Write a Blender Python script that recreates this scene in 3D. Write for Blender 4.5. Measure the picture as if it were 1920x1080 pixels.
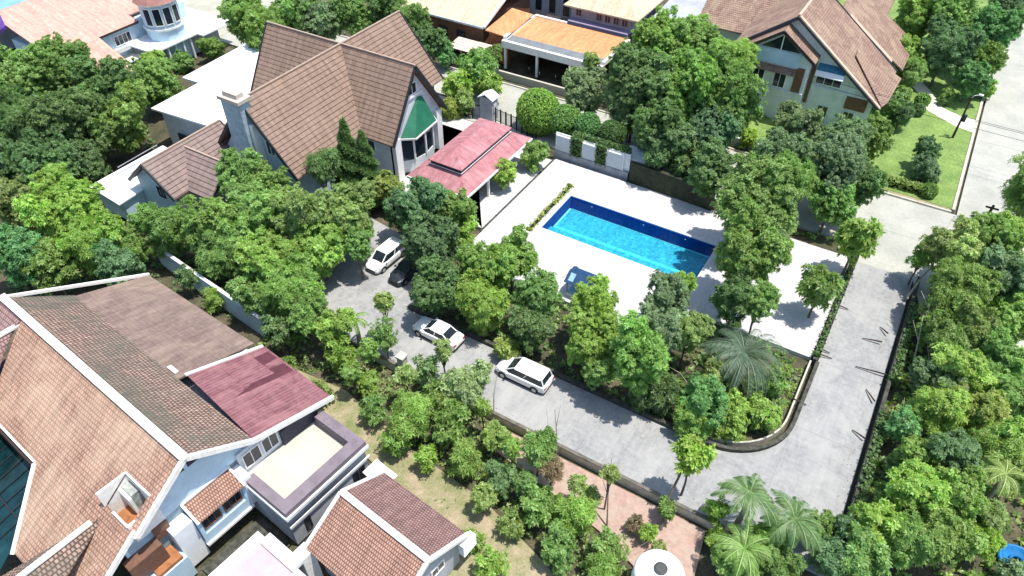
import bpy, math, random
import numpy as np
from mathutils import Vector
R=math.radians
# ------------------------------------------------------------------ camera, sky, sun, exposure
# world X runs along the pool, world Y across it, origin at the pool's near left corner
CAM=(27.729,-51.412,46.0); PITCH=43.0; YAW=31.3; FPX=1350.0
sc=bpy.context.scene
for o in list(bpy.data.objects): bpy.data.objects.remove(o)
col=sc.collection
cd=bpy.data.cameras.new('camera'); cam=bpy.data.objects.new('camera',cd); col.objects.link(cam)
cam.location=CAM; cam.rotation_euler=(R(90-PITCH),0,R(YAW)); cd.sensor_width=36; cd.lens=FPX/1920*36
cd.clip_start=.5; cd.clip_end=2500; sc.camera=cam
SUN_EL=74.0; SUN_DIR=(.95,.31)                    # horizontal direction towards the sun
w=bpy.data.worlds.new('World'); sc.world=w; w.use_nodes=True
nt=w.node_tree; bg=nt.nodes['Background']; sky=nt.nodes.new('ShaderNodeTexSky'); sky.sky_type='NISHITA'; sky.sun_disc=False
sky.sun_elevation=R(SUN_EL); sky.sun_rotation=math.atan2(SUN_DIR[0],SUN_DIR[1]); bg.inputs[1].default_value=.15
nt.links.new(sky.outputs[0],bg.inputs[0])
ld=bpy.data.lights.new('sun','SUN'); ld.energy=3.9; ld.angle=R(.5); ld.color=(1,.96,.89)
sun=bpy.data.objects.new('sun',ld); col.objects.link(sun); sun.location=(0,0,90)
sv=Vector((SUN_DIR[0]*math.cos(R(SUN_EL)),SUN_DIR[1]*math.cos(R(SUN_EL)),math.sin(R(SUN_EL))))
sun.rotation_euler=sv.to_track_quat('Z','Y').to_euler()
sc.view_settings.view_transform='Standard'; sc.view_settings.look='None'; sc.view_settings.exposure=.68; sc.view_settings.gamma=1
sc.render.resolution_x=1024; sc.render.resolution_y=576
sc.cycles.max_bounces=6; sc.cycles.transparent_max_bounces=8

# ------------------------------------------------------------------ helpers
cp,sp_=math.cos(R(PITCH)),math.sin(R(PITCH)); cy_,sy_=math.cos(R(YAW)),math.sin(R(YAW))
def ray(px,py):
    x=px-960; y=540-py
    X,Y,Z=x,y*sp_+FPX*cp,y*cp-FPX*sp_
    return Vector((X*cy_-Y*sy_,X*sy_+Y*cy_,Z))
def G(px,py,z=0.0):
    d=ray(px,py); t=(z-CAM[2])/d.z
    return Vector((CAM[0]+d.x*t,CAM[1]+d.y*t,z))
def depth(p):
    v=p-Vector(CAM); f=ray(960,540).normalized(); return v.dot(f)
OFF={}
def off(o):
    while o is not None and o.name not in OFF: o=o.parent
    return OFF[o.name] if o is not None else Vector((0,0,0))
def tag(o,label=None,cat=None,group=None,kind=None):
    if label: o['label']=label
    if cat: o['category']=cat
    if group: o['group']=group
    if kind: o['kind']=kind
    return o
def thing(name,label,cat,loc=(0,0,0),rz=0,group=None,local=False):
    o=bpy.data.objects.new(name,None); o.empty_display_size=.3; col.objects.link(o)
    o.location=loc; o.rotation_euler=(0,0,rz); OFF[o.name]=Vector((0,0,0)) if local else Vector(loc)
    return tag(o,label,cat,group)
class MB:
    def __init__(s): s.v=[];s.f=[];s.uv=[]
    def poly(s,pts,uvs=None):
        i=len(s.v); s.v+=[tuple(p) for p in pts]; s.f.append(tuple(range(i,i+len(pts))))
        s.uv+=uvs if uvs else [(0,0)]*len(pts)
        return s
    def _uv(s,pts):
        P_=[Vector(p) for p in pts]; n=Vector((0,0,0))
        for i in range(len(P_)): n+=P_[i].cross(P_[(i+1)%len(P_)])
        if n.length<1e-9: return [(0,0)]*len(pts)
        n.normalize()
        if n.z<0: n=-n
        h=Vector((0,0,1)); e=h.cross(n)
        e=Vector((1,0,0)) if e.length<.02 else e.normalized()
        d=n.cross(e)
        return [(p.dot(e),p.dot(d)) for p in P_]
    def box(s,x0,x1,y0,y1,z0,z1):
        return s.prism([(x0,y0),(x1,y0),(x1,y1),(x0,y1)],z0,z1)
    def prism(s,p2,z0,z1):
        b=[(p[0],p[1],z0) for p in p2]; t=[(p[0],p[1],z1) for p in p2]; n=len(p2)
        s.poly(t,s._uv(t)); s.poly(b[::-1],s._uv(b))
        for i in range(n):
            q=[b[i],b[(i+1)%n],t[(i+1)%n],t[i]]; s.poly(q,s._uv(q))
        return s
    def slab(s,pts,th=.16):
        A=[Vector(p) for p in pts]; n=(A[1]-A[0]).cross(A[2]-A[0])
        if n.z<0: A=A[::-1]
        B=[a-Vector((0,0,th)) for a in A]; m=len(A)
        s.poly(A,s._uv(A)); s.poly(B[::-1],s._uv(B[::-1]))
        for i in range(m):
            q=[B[i],B[(i+1)%m],A[(i+1)%m],A[i]]; s.poly(q,s._uv(q))
        return s
    def vslab(s,pts,n):   # thick panel: polygon pushed along vector n
        A=[Vector(p) for p in pts]; n=Vector(n); B=[a+n for a in A]; m=len(A)
        s.poly(B,s._uv(B)); s.poly(A[::-1],s._uv(A[::-1]))
        for i in range(m):
            q=[A[i],A[(i+1)%m],B[(i+1)%m],B[i]]; s.poly(q,s._uv(q))
        return s
    def beam(s,a,b,w=.2,h=.12):
        a=Vector(a);b=Vector(b);d=(b-a); d.normalize()
        sd=d.cross(Vector((0,0,1)))
        if sd.length<1e-4: sd=Vector((1,0,0))
        sd.normalize(); up=sd.cross(d)
        sd*=w/2; up*=h/2
        A=[a-sd-up,a+sd-up,a+sd+up,a-sd+up]; B=[p+(b-a) for p in A]
        s.poly(A[::-1]);s.poly(B)
        for i in range(4): s.poly([A[i],A[(i+1)%4],B[(i+1)%4],B[i]])
        return s
    def tube(s,pts,rad,n=7,cap=True):
        pts=[Vector(p) for p in pts]
        if not hasattr(rad,'__len__'): rad=[rad]*len(pts)
        rings=[]
        for i,p in enumerate(pts):
            d=(pts[min(i+1,len(pts)-1)]-pts[max(i-1,0)]).normalized()
            a=d.cross(Vector((.13,.97,.21))).normalized(); b=d.cross(a)
            base=len(s.v)
            for k in range(n):
                t=2*math.pi*k/n; s.v.append(tuple(p+(a*math.cos(t)+b*math.sin(t))*rad[i]))
            rings.append(base)
        for i in range(len(pts)-1):
            for k in range(n):
                s.f.append((rings[i]+k,rings[i]+(k+1)%n,rings[i+1]+(k+1)%n,rings[i+1]+k)); s.uv+=[(0,0)]*4
        if cap:
            s.f.append(tuple(rings[0]+k for k in range(n))[::-1]); s.uv+=[(0,0)]*n
            s.f.append(tuple(rings[-1]+k for k in range(n))); s.uv+=[(0,0)]*n
        return s
    def lathe(s,c,prof,n=20):
        c=Vector(c); rings=[]
        for r,z in prof:
            b=len(s.v)
            for k in range(n):
                t=2*math.pi*k/n; s.v.append((c.x+r*math.cos(t),c.y+r*math.sin(t),c.z+z))
            rings.append(b)
        for i in range(len(prof)-1):
            for k in range(n):
                s.f.append((rings[i]+k,rings[i]+(k+1)%n,rings[i+1]+(k+1)%n,rings[i+1]+k)); s.uv+=[(0,0)]*4
        s.f.append(tuple(rings[0]+k for k in range(n))[::-1]); s.uv+=[(0,0)]*n
        s.f.append(tuple(rings[-1]+k for k in range(n))); s.uv+=[(0,0)]*n
        return s
    def mesh(s,name,m,o=Vector((0,0,0))):
        me=bpy.data.meshes.new(name); me.from_pydata([(x-o.x,y-o.y,z-o.z) for x,y,z in s.v],[],s.f)
        ul=me.uv_layers.new(name='UVMap'); ul.data.foreach_set('uv',[c for p in s.uv for c in p])
        me.materials.append(m); me.update(); return me
    def build(s,name,m,parent=None,label=None,smooth=False,bevel=0):
        me=s.mesh(name,m,off(parent)); o=bpy.data.objects.new(name,me); col.objects.link(o); o.parent=parent
        if smooth: me.shade_smooth()
        if bevel:
            b=o.modifiers.new('b','BEVEL'); b.width=bevel; b.segments=2; b.limit_method='ANGLE'
        if label: o['label']=label
        return o
def each(name,mt,parent,items,kind='beam'):
    for it in items:
        m=MB(); getattr(m,kind)(*it); m.build(name,mt,parent)
def struct(name,mb,m): return tag(mb.build(name,m),kind='structure')
def clone(root,loc,rz,label,group=None):
    r=root.copy(); col.objects.link(r); r.location=loc; r.rotation_euler=(0,0,rz); r['label']=label
    if group: r['group']=group
    def rec(a,b):
        for ch in a.children:
            c=ch.copy(); col.objects.link(c); c.parent=b; rec(ch,c)
    rec(root,r); return r

# ------------------------------------------------------------------ materials
def newmat(name):
    m=bpy.data.materials.new(name); m.use_nodes=True; t=m.node_tree
    return m,t,t.nodes['Principled BSDF'],lambda k,**kw:_n(t,k,kw)
def _n(t,k,kw):
    n=t.nodes.new('ShaderNode'+k)
    for a,b in kw.items():
        if a in n.inputs: n.inputs[a].default_value=b
        else: setattr(n,a,b)
    return n
def c4(c): return (c[0],c[1],c[2],1)
def mul(c,k): return tuple(x*k for x in c)
def plain(name,c,rough=.7,var=.12,scale=1.2,bump=.0,c2=None,metal=0,spec=.3,fine=0):
    m,t,b,N=newmat(name); L=t.links.new
    tc=N('TexCoord'); n1=N('TexNoise',Scale=scale,Detail=6.0,Roughness=.65); L(tc.outputs['Object'],n1.inputs['Vector'])
    r=N('ValToRGB'); e=r.color_ramp.elements
    e[0].position=.32; e[0].color=c4(c2 if c2 else mul(c,1-var*1.6)); e[1].position=.66; e[1].color=c4(mul(c,1+var*.5))
    L(n1.outputs[0],r.inputs[0]); out=r.outputs[0]
    if fine:
        n2=N('TexNoise',Scale=scale*14,Detail=3.0); L(tc.outputs['Object'],n2.inputs['Vector'])
        mr=N('MapRange'); mr.inputs[1].default_value=.3; mr.inputs[2].default_value=.7; mr.inputs[3].default_value=1-fine; mr.inputs[4].default_value=1+fine
        L(n2.outputs[0],mr.inputs[0]); mx=N('VectorMath',operation='MULTIPLY'); L(out,mx.inputs[0]); L(mr.outputs[0],mx.inputs[1]); out=mx.outputs[0]
    L(out,b.inputs['Base Color']); b.inputs['Roughness'].default_value=rough; b.inputs['Metallic'].default_value=metal
    b.inputs['Specular IOR Level'].default_value=spec
    if bump:
        bp=N('Bump',Strength=bump,Distance=.05); n3=N('TexNoise',Scale=scale*12,Detail=4.0); L(tc.outputs['Object'],n3.inputs['Vector'])
        L(n3.outputs[0],bp.inputs['Height']); L(bp.outputs[0],b.inputs['Normal'])
    return m
def tiles(name,c,c2,tw=.3,th=.36,joint=.16,jc=None,stain=None,stain_amt=.6,rough=.8,sscale=.25,bump=.6,squash=1,offset=.5,wob=0,streak=.2):
    """roof tiles / pavers laid out in metres on each face's UVs"""
    m,t,b,N=newmat(name); L=t.links.new
    uv=N('UVMap'); br=N('TexBrick'); br.offset=offset
    if wob:
        tcw=N('TexCoord'); nw_=N('TexNoise',Scale=1.7,Detail=4.0); L(tcw.outputs['Object'],nw_.inputs['Vector']); sb=N('VectorMath',operation='SUBTRACT'); sb.inputs[1].default_value=(.5,.5,.5); L(nw_.outputs[1],sb.inputs[0])
        sc_=N('VectorMath',operation='SCALE'); sc_.inputs['Scale'].default_value=wob; L(sb.outputs[0],sc_.inputs[0]); aw=N('VectorMath',operation='ADD'); L(uv.outputs[0],aw.inputs[0]); L(sc_.outputs[0],aw.inputs[1]); L(aw.outputs[0],br.inputs['Vector'])
    else: L(uv.outputs[0],br.inputs['Vector'])
    br.inputs['Color1'].default_value=c4(c); br.inputs['Color2'].default_value=c4(c2); br.inputs['Mortar'].default_value=c4(jc if jc else mul(c,.35))
    br.inputs['Scale'].default_value=1; br.inputs['Mortar Size'].default_value=joint*th*.5; br.inputs['Mortar Smooth'].default_value=.4
    br.inputs['Brick Width'].default_value=tw; br.inputs['Row Height'].default_value=th; br.inputs['Bias'].default_value=0
    out=br.outputs[0]
    tc=N('TexCoord')
    n0=N('TexNoise',Scale=2.2,Detail=5.0,Roughness=.7); L(tc.outputs['Object'],n0.inputs['Vector'])
    mr=N('MapRange'); mr.inputs[1].default_value=.3; mr.inputs[2].default_value=.7; mr.inputs[3].default_value=.78; mr.inputs[4].default_value=1.18
    L(n0.outputs[0],mr.inputs[0]); vm=N('VectorMath',operation='MULTIPLY'); L(out,vm.inputs[0]); L(mr.outputs[0],vm.inputs[1]); out=vm.outputs[0]
    if stain:
        n1=N('TexNoise',Scale=sscale,Detail=7.0,Roughness=.68,Distortion=.6); L(tc.outputs['Object'],n1.inputs['Vector'])
        mp=N('MapRange'); mp.inputs[1].default_value=.42; mp.inputs[2].default_value=.62; mp.inputs[3].default_value=0; mp.inputs[4].default_value=stain_amt
        L(n1.outputs[0],mp.inputs[0]); mx=N('Mix',data_type='RGBA'); L(mp.outputs[0],mx.inputs[0]); L(out,mx.inputs[6]); mx.inputs[7].default_value=c4(stain); out=mx.outputs[2]
    mpn=N('Mapping'); mpn.inputs['Scale'].default_value=(2.6,.22,1); L(uv.outputs[0],mpn.inputs[0]); n9=N('TexNoise',Scale=1.0,Detail=5.0,Roughness=.6); L(mpn.outputs[0],n9.inputs['Vector'])
    m9=N('MapRange'); m9.inputs[1].default_value=.38; m9.inputs[2].default_value=.6; m9.inputs[3].default_value=1-streak; m9.inputs[4].default_value=1.04; L(n9.outputs[0],m9.inputs[0])
    v9=N('VectorMath',operation='MULTIPLY'); L(out,v9.inputs[0]); L(m9.outputs[0],v9.inputs[1]); out=v9.outputs[0]      # dirt runs down the slope
    L(out,b.inputs['Base Color']); b.inputs['Roughness'].default_value=rough; b.inputs['Specular IOR Level'].default_value=.25
    # saw-tooth course height gives each row its lip
    sx=N('SeparateXYZ'); L(uv.outputs[0],sx.inputs[0]); d=N('Math',operation='DIVIDE'); d.inputs[1].default_value=th; L(sx.outputs[1],d.inputs[0])
    fr=N('Math',operation='FRACT'); L(d.outputs[0],fr.inputs[0]); iv=N('Math',operation='SUBTRACT'); iv.inputs[0].default_value=1; L(fr.outputs[0],iv.inputs[1])
    ad=N('Math',operation='ADD'); L(iv.outputs[0],ad.inputs[0]); mm=N('Math',operation='MULTIPLY'); mm.inputs[1].default_value=-.6; L(br.outputs['Fac'],mm.inputs[0]); L(mm.outputs[0],ad.inputs[1])
    bp=N('Bump',Strength=bump,Distance=.06); L(ad.outputs[0],bp.inputs['Height']); L(bp.outputs[0],b.inputs['Normal'])
    return m
M={}
M['white']=plain('white_paint',(.8,.8,.78),.6,.05,fine=.04)
M['trim']=plain('white_trim',(.82,.8,.74),.6,.10,3,fine=.06)
M['bluewall']=plain('pale_blue_render',(.50,.66,.76),.8,.10,.8,fine=.05)
M['wallwhite']=plain('pale_render',(.66,.70,.71),.8,.12,.7,fine=.05)
M['greywall']=plain('grey_render',(.40,.42,.46),.8,.15,.6,fine=.06)
M['pinkwall']=plain('pinkish_render',(.52,.40,.40),.8,.12,.7)
M['purpwall']=plain('mauve_render',(.30,.25,.35),.8,.1,.7)
M['greenwall']=plain('pale_green_render',(.66,.74,.70),.8,.12,.7)
M['brownpanel']=plain('brown_timber_panel',(.17,.085,.055),.6,.2,2)
M['dark']=plain('dark_metal',(.025,.028,.034),.45,.2,2)
M['buffridge']=plain('buff_ridge_tile',(.42,.31,.24),.8,.15,2)
M['darktimber']=plain('dark_timber',(.05,.035,.03),.7,.2,2)
M['soffit']=plain('dark_soffit',(.055,.055,.075),.8,.2,1)
M['glass']=plain('window_glass',(.02,.03,.04),.08,.2,1,spec=.6)
M['teal']=plain('teal_glass',(.008,.04,.045),.12,.7,.35,spec=.6)
M['deck']=tiles('deck_paving',(.49,.482,.476),(.505,.497,.491),.9,.9,.03,jc=(.42,.413,.407),stain=(.455,.447,.44),stain_amt=.6,streak=0,bump=.05,offset=0)
M['coping']=plain('pool_coping',(.55,.55,.54),.6,.05)
M['drive']=tiles('stamped_concrete',(.262,.263,.262),(.28,.281,.28),.55,.42,.08,jc=(.24,.24,.24),stain=(.35,.345,.33),stain_amt=.8,streak=.04,bump=.15,sscale=.3)
M['road']=plain('beige_concrete_road',(.405,.40,.345),.85,.12,.22,.15,c2=(.31,.31,.275),fine=.07)
M['joint']=plain('road_joint_tar',(.27,.265,.235),.9,.2,3)
M['kerb']=plain('kerb_concrete',(.52,.50,.42),.85,.2,1.5,fine=.1)
M['mossykerb']=plain('mossy_dark_wall',(.085,.083,.07),.95,.4,2.2,.4,c2=(.022,.027,.02),fine=.4)
M['soil']=plain('soil_and_litter',(.105,.085,.055),.95,.3,.5,.4,c2=(.035,.045,.022),fine=.35)
M['dirt']=plain('dry_track',(.33,.26,.18),.95,.2,.7,.3,c2=(.16,.19,.07),fine=.2)
M['brick']=tiles('pink_brick_paving',(.36,.225,.185),(.42,.28,.23),.22,.11,.1,jc=(.30,.23,.19),stain=(.38,.32,.26),stain_amt=.6,streak=0,bump=.2,sscale=.5)
M['lawn']=plain('lawn_grass',(.185,.265,.07),.9,.2,.45,.6,c2=(.12,.195,.05),fine=.3)
M['path']=plain('pale_path',(.74,.70,.58),.8,.08,.8)
M['whiteroof']=plain('white_sheet_roof',(.84,.85,.85),.5,.03,.5)
M['brownroof']=tiles('brown_roof_tile',(.245,.168,.125),(.265,.183,.138),95,.50,.17,jc=(.085,.048,.038),bump=.9,stain=(.29,.20,.155),stain_amt=.35,sscale=.5)
M['salmonroof']=tiles('salmon_roof_tile',(.60,.33,.265),(.63,.355,.285),1.4,.42,.06,jc=(.56,.31,.23),bump=.35)
M['mossroof']=tiles('weathered_roof_tile',(.42,.285,.225),(.30,.20,.16),.25,.29,.34,jc=(.10,.07,.055),stain=(.115,.115,.09),stain_amt=.9,wob=.22,bump=1,sscale=.16)
M['oldroof']=tiles('smooth_weathered_tile',(.225,.155,.13),(.195,.135,.115),.3,.36,.14,jc=(.15,.11,.10),stain=(.285,.215,.165),stain_amt=.8,bump=.3,sscale=.3)
M['peachroof']=tiles('peach_roof_tile',(.47,.29,.20),(.375,.225,.155),.24,.28,.30,jc=(.235,.14,.11),stain=(.54,.39,.28),stain_amt=.6,wob=.12,bump=.6,sscale=.18)
M['smallroof']=tiles('small_house_roof_tile',(.46,.275,.20),(.40,.235,.175),.17,.24,.30,jc=(.20,.11,.085),bump=1)
M['smallroof2']=tiles('small_house_dark_tile',(.32,.19,.165),(.27,.16,.145),.17,.24,.26,jc=(.12,.075,.07),bump=.9)
M['redroof']=tiles('dark_red_sheet_roof',(.205,.09,.10),(.235,.11,.12),.28,2.5,.03,jc=(.15,.045,.055),stain=(.31,.15,.155),stain_amt=.7,bump=.15,sscale=.7)
M['darkred']=plain('darker_red_sheet',(.10,.03,.038),.6,.15,1)  # darker red band and squares laid on the red sheet roof
M['pinkroof']=tiles('faded_red_sheet_roof',(.37,.155,.165),(.41,.18,.19),.3,2.6,.03,jc=(.34,.13,.145),stain=(.55,.30,.31),stain_amt=.5,bump=.12,sscale=.5)
M['beigeroof']=tiles('beige_roof_tile',(.60,.495,.34),(.63,.525,.37),.4,.42,.06,jc=(.47,.38,.26),bump=.3)
M['orangeroof']=tiles('orange_sheet_roof',(.66,.27,.12),(.70,.31,.145),.9,2.4,.02,jc=(.54,.22,.10),bump=.15)
M['brickroof']=tiles('rust_brown_roof_tile',(.25,.155,.12),(.32,.215,.165),.3,.32,.2,jc=(.17,.09,.07),stain=(.40,.30,.21),stain_amt=.6,bump=.8,sscale=.5)
M['grnawning']=plain('green_sheet_awning',(.02,.15,.085),.5,.2,1.2)
M['mauverim']=plain('mauve_parapet',(.20,.165,.185),.8,.15,1)
M['cream']=plain('cream_floor',(.50,.47,.39),.7,.06,.8)
M['pinkfloor']=plain('pink_terrace_floor',(.56,.37,.39),.8,.1,.7)
M['rust']=plain('rusty_orange_boards',(.36,.15,.06),.7,.3,1.5)
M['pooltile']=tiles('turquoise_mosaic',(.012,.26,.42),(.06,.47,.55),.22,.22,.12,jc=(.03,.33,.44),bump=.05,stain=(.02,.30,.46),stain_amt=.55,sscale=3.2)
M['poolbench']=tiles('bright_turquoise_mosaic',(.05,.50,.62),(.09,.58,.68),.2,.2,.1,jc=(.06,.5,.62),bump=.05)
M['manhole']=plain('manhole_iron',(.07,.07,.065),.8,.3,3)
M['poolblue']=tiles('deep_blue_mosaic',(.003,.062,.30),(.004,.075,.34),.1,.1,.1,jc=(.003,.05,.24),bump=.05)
M['poollight']=plain('light_blue_line',(.25,.78,.85),.4,.05)
M['carwhite']=plain('white_car_paint',(.82,.82,.81),.22,.02,spec=.5)
M['cardark']=plain('black_car_paint',(.03,.034,.042),.2,.05,spec=.5)
M['rubber']=plain('rubber',(.02,.02,.02),.8,.1)
M['alloy']=plain('alloy',(.45,.46,.47),.3,.1,metal=.8)
M['redlamp']=plain('red_lamp',(.4,.02,.02),.25,.05)
M['lamp']=plain('clear_lamp',(.55,.58,.6),.15,.05)
M['purple']=plain('purple_cloth',(.10,.045,.24),.6,.3,2)
M['blue']=plain('blue_plastic',(.02,.19,.45),.4,.2,2)
M['navy']=plain('navy_canvas',(.012,.055,.14),.6,.2,2)
M['paleblue']=plain('pale_blue_canvas',(.30,.50,.62),.6,.2,2)
M['conewall']=plain('terracotta_cone_roof',(.38,.19,.16),.7,.15,1.2)
M['bark']=plain('grey_bark',(.17,.14,.11),.9,.3,3,.4,fine=.2)
M['palebark']=plain('pale_bark',(.40,.36,.28),.9,.25,3,.3,fine=.15)
M['yellowgreen']=plain('hazard',(.4,.4,.1))
def leafmat(name,trans=.42,rough=.5):
    m,t,b,N=newmat(name); L=t.links.new
    oi=N('ObjectInfo'); at=N('Attribute'); at.attribute_name='rnd'
    mr=N('MapRange'); mr.inputs[3].default_value=.45; mr.inputs[4].default_value=1.75; L(at.outputs['Fac'],mr.inputs[0])
    v=N('VectorMath',operation='MULTIPLY'); L(oi.outputs['Color'],v.inputs[0]); L(mr.outputs[0],v.inputs[1])
    hs=N('HueSaturation'); hr=N('MapRange'); hr.inputs[3].default_value=.475; hr.inputs[4].default_value=.52; 
    m2=N('Math',operation='MULTIPLY'); m2.inputs[1].default_value=7.31; fr=N('Math',operation='FRACT'); L(at.outputs['Fac'],m2.inputs[0]); L(m2.outputs[0],fr.inputs[0]); L(fr.outputs[0],hr.inputs[0])
    L(hr.outputs[0],hs.inputs['Hue']); L(v.outputs[0],hs.inputs['Color']); sr=N('MapRange'); sr.inputs[3].default_value=1.08; sr.inputs[4].default_value=.86; L(at.outputs['Fac'],sr.inputs[0]); L(sr.outputs[0],hs.inputs['Saturation'])
    L(hs.outputs[0],b.inputs['Base Color']); b.inputs['Roughness'].default_value=rough; b.inputs['Specular IOR Level'].default_value=.5
    tr=N('BsdfTranslucent'); v2=N('VectorMath',operation='MULTIPLY'); v2.inputs[1].default_value=(1.1,1.5,.6); L(hs.outputs[0],v2.inputs[0]); L(v2.outputs[0],tr.inputs['Color'])
    mx=N('MixShader'); mx.inputs[0].default_value=trans; L(b.outputs[0],mx.inputs[1]); L(tr.outputs[0],mx.inputs[2])
    L(mx.outputs[0],t.nodes['Material Output'].inputs[0]); return m
M['leaf']=leafmat('leaf')
def watermat():
    m,t,b,N=newmat('pool_water'); L=t.links.new
    tr=N('BsdfTransparent'); tr.inputs[0].default_value=(.80,.97,1,1); gl=N('BsdfGlossy'); gl.inputs['Roughness'].default_value=.04
    fz=N('Fresnel'); fz.inputs[0].default_value=1.33; n=N('TexNoise',Scale=2.2,Detail=4.0); tc=N('TexCoord'); L(tc.outputs['Object'],n.inputs['Vector'])
    bp=N('Bump',Strength=.35,Distance=.1); L(n.outputs[0],bp.inputs['Height']); L(bp.outputs[0],gl.inputs['Normal']); L(bp.outputs[0],fz.inputs['Normal'])
    mx=N('MixShader'); L(fz.outputs[0],mx.inputs[0]); L(tr.outputs[0],mx.inputs[1]); L(gl.outputs[0],mx.inputs[2]); L(mx.outputs[0],t.nodes['Material Output'].inputs[0]); return m
M['water']=watermat()
# ------------------------------------------------------------------ the setting
gm=MB()                                            # one sheet with the pool basin left out
for a,b_,c_,d_ in ((-420,-.1,-300,520),(16.5,420,-300,520),(-.1,16.5,-300,-.1),(-.1,16.5,6.6,520)): gm.poly([(a,c_,-.32),(b_,c_,-.32),(b_,d_,-.32),(a,d_,-.32)])
struct('ground',gm,M['soil'])
def arc(cx,cy,r,a0,a1,n=12): return [(cx+r*math.cos(R(a0+(a1-a0)*i/n)),cy+r*math.sin(R(a0+(a1-a0)*i/n))) for i in range(n+1)]
# inner corner of the drive: from the cross arm (v=-16.6) round to the long arm (u=28.9)
inner=[(-4.5,-16.6)]+arc(23.6,-11.3,5.3,-90,0)
drive=[(-17.5,-20.5),(-6.0,-22.3),(34.0,-22.3),(34.0,11.4),(28.9,11.4)]+inner[::-1]+[(-4.8,-12.0),(-7.0,-9.0),(-17.5,-7.5)]
struct('driveway',MB().prism(drive,-.3,0),M['drive'])
struct('road',MB().prism([(-110,14.2),(28.9,14.2),(28.9,11.404),(34.0,11.404),(36.4,4),(47,4),(47,13.6),(120,13.6),(120,25),(47,25.2),(47,140),(36.2,140),(36.2,24.6),(-110,24.6)],-.3,-.004),M['road'])
jm=MB()
for a,b in (((28.9,11.5),(34.1,11.5)),((34.2,11.9),(36.0,24.3)),((28,18.2),(34.5,18.0)),((35.9,24.2),(47,24.2)),((41.6,25),(41.6,120)),((36.3,42),(47,42))):
    d=Vector((b[0]-a[0],b[1]-a[1],0)).normalized()*.025; n=Vector((-d.y,d.x,0))
    jm.poly([(a[0]-n.x,a[1]-n.y,.001),(b[0]-n.x,b[1]-n.y,.001),(b[0]+n.x,b[1]+n.y,.001),(a[0]+n.x,a[1]+n.y,.001)])
for a,b in (((28.95,-11.2),(33.95,-11.2)),((28.95,-3.5),(33.95,-3.5)),((28.95,4.0),(33.95,4.0)),((22.8,-16.7),(22.8,-22.2)),((14.5,-16.7),(14.5,-22.2)),((5.0,-16.7),(5.0,-22.2)),((-4.5,-17),(-4.5,-22.1)),((28.9,-11.3),(28.9,-22.2))):
    d=Vector((b[0]-a[0],b[1]-a[1],0)).normalized()*.02; n=Vector((-d.y,d.x,0))
    jm.poly([(a[0]-n.x,a[1]-n.y,.006),(b[0]-n.x,b[1]-n.y,.006),(b[0]+n.x,b[1]+n.y,.006),(a[0]+n.x,a[1]+n.y,.006)])
struct('road_joint',jm,M['joint'])
struct('road_far_left',MB().prism([(-100,15),(-64,15),(-64,60),(-100,60)],-.3,.05),plain('olive_concrete',(.42,.41,.33),.9,.15,.3,.2,fine=.08))
struct('lawn',MB().prism([(-3,26.5),(35.6,25.4),(35.6,90),(-3,90)],-.3,.1),M['lawn'])
struct('lawn_verge',MB().prism([(27,24.9),(35.4,24.9),(35.6,25.39),(27,26.4)],-.3,.06),M['dirt'])
pw=MB()
P1=[(25.2,54.5),(27.2,52.4),(28.6,50.2),(29.2,48.2),(29.8,46.6),(31.5,45.4),(33.5,44.0),(35.7,43.4)]
P2=[(26.2,56.0),(28.6,53.6),(30.2,51.0),(30.9,49.2),(31.6,48.0),(32.8,47.4),(34.0,47.0),(35.7,46.8)]
for i in range(len(P1)-1): pw.prism([P1[i],P1[i+1],P2[i+1],P2[i]],.05,.125)
struct('path',pw,M['path'])
kb=MB(); kb.box(35.6,35.9,25.2,120,-.3,.2); kb.box(27,35.6,24.62,24.85,-.3,.2); kb.box(-60,27,24.62,24.85,-.3,.15)
struct('kerb',kb,M['kerb'])
struct('brick_path',MB().prism([(9,-23.2),(26.2,-23.2),(27.0,-28.6),(24.2,-28.6),(20.8,-27.2),(15,-26.0),(9,-25.0)],-.3,-.1),M['brick'])
struct('dirt_track',MB().prism([(-12,-27.4),(-3.2,-26.6),(5,-28.4),(12,-29.2),(18,-31.0),(24,-34),(24,-44),(12,-36),(7,-31.6),(-3.4,-29.6),(-12,-29.2)],-.3,-.16),M['dirt'])
struct('patio',MB().prism([(-17.6,-3.2),(-5.2,-3.2),(-5.2,11.6),(-30,11.6),(-30,14),(-17.6,14)],-.3,.06),M['deck'])
# pool deck with the basin left open
dk=MB(); PU,PV=16.4,6.5
for r in ((-4.9,0-.35,-3.6,12.0),(-4.9,19.0,-8.3,-3.603),(-.35,PU+.35,-3.6,-.35),(-.35,PU+.35,PV+.35,12.0),(PU+.35,28.3,-3.6,11.6)): dk.box(*r,-.3,.1)
struct('pool_deck',dk,M['deck'])
cpg=MB()
cpg.box(-.35,0,-.35,PV+.35,-.3,.13); cpg.box(PU,PU+.35,-.35,PV+.35,-.3,.13); cpg.box(0,PU,-.35,0,-.3,.13); cpg.box(0,PU,PV,PV+.35,-.3,.13)
pool=thing('swimming_pool','long rectangular turquoise swimming pool with deep blue far wall, set in the white deck','swimming pool',(0,0,0))
cpg.build('coping',M['coping'],pool)
b=MB(); b.box(-.2,PU+.2,-.2,PV+.2,-1.75,-1.5); b.build('basin_floor',M['pooltile'],pool)
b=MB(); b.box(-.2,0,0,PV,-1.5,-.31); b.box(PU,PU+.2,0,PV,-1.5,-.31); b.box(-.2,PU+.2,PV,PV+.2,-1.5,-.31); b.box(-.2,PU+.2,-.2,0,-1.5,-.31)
b.box(.001,.06,.002,PV-.002,-1.5,.05); b.box(.06,PU-.002,PV-.06,PV-.001,-1.5,.05); b.build('basin_wall',M['poolblue'],pool)
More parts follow.
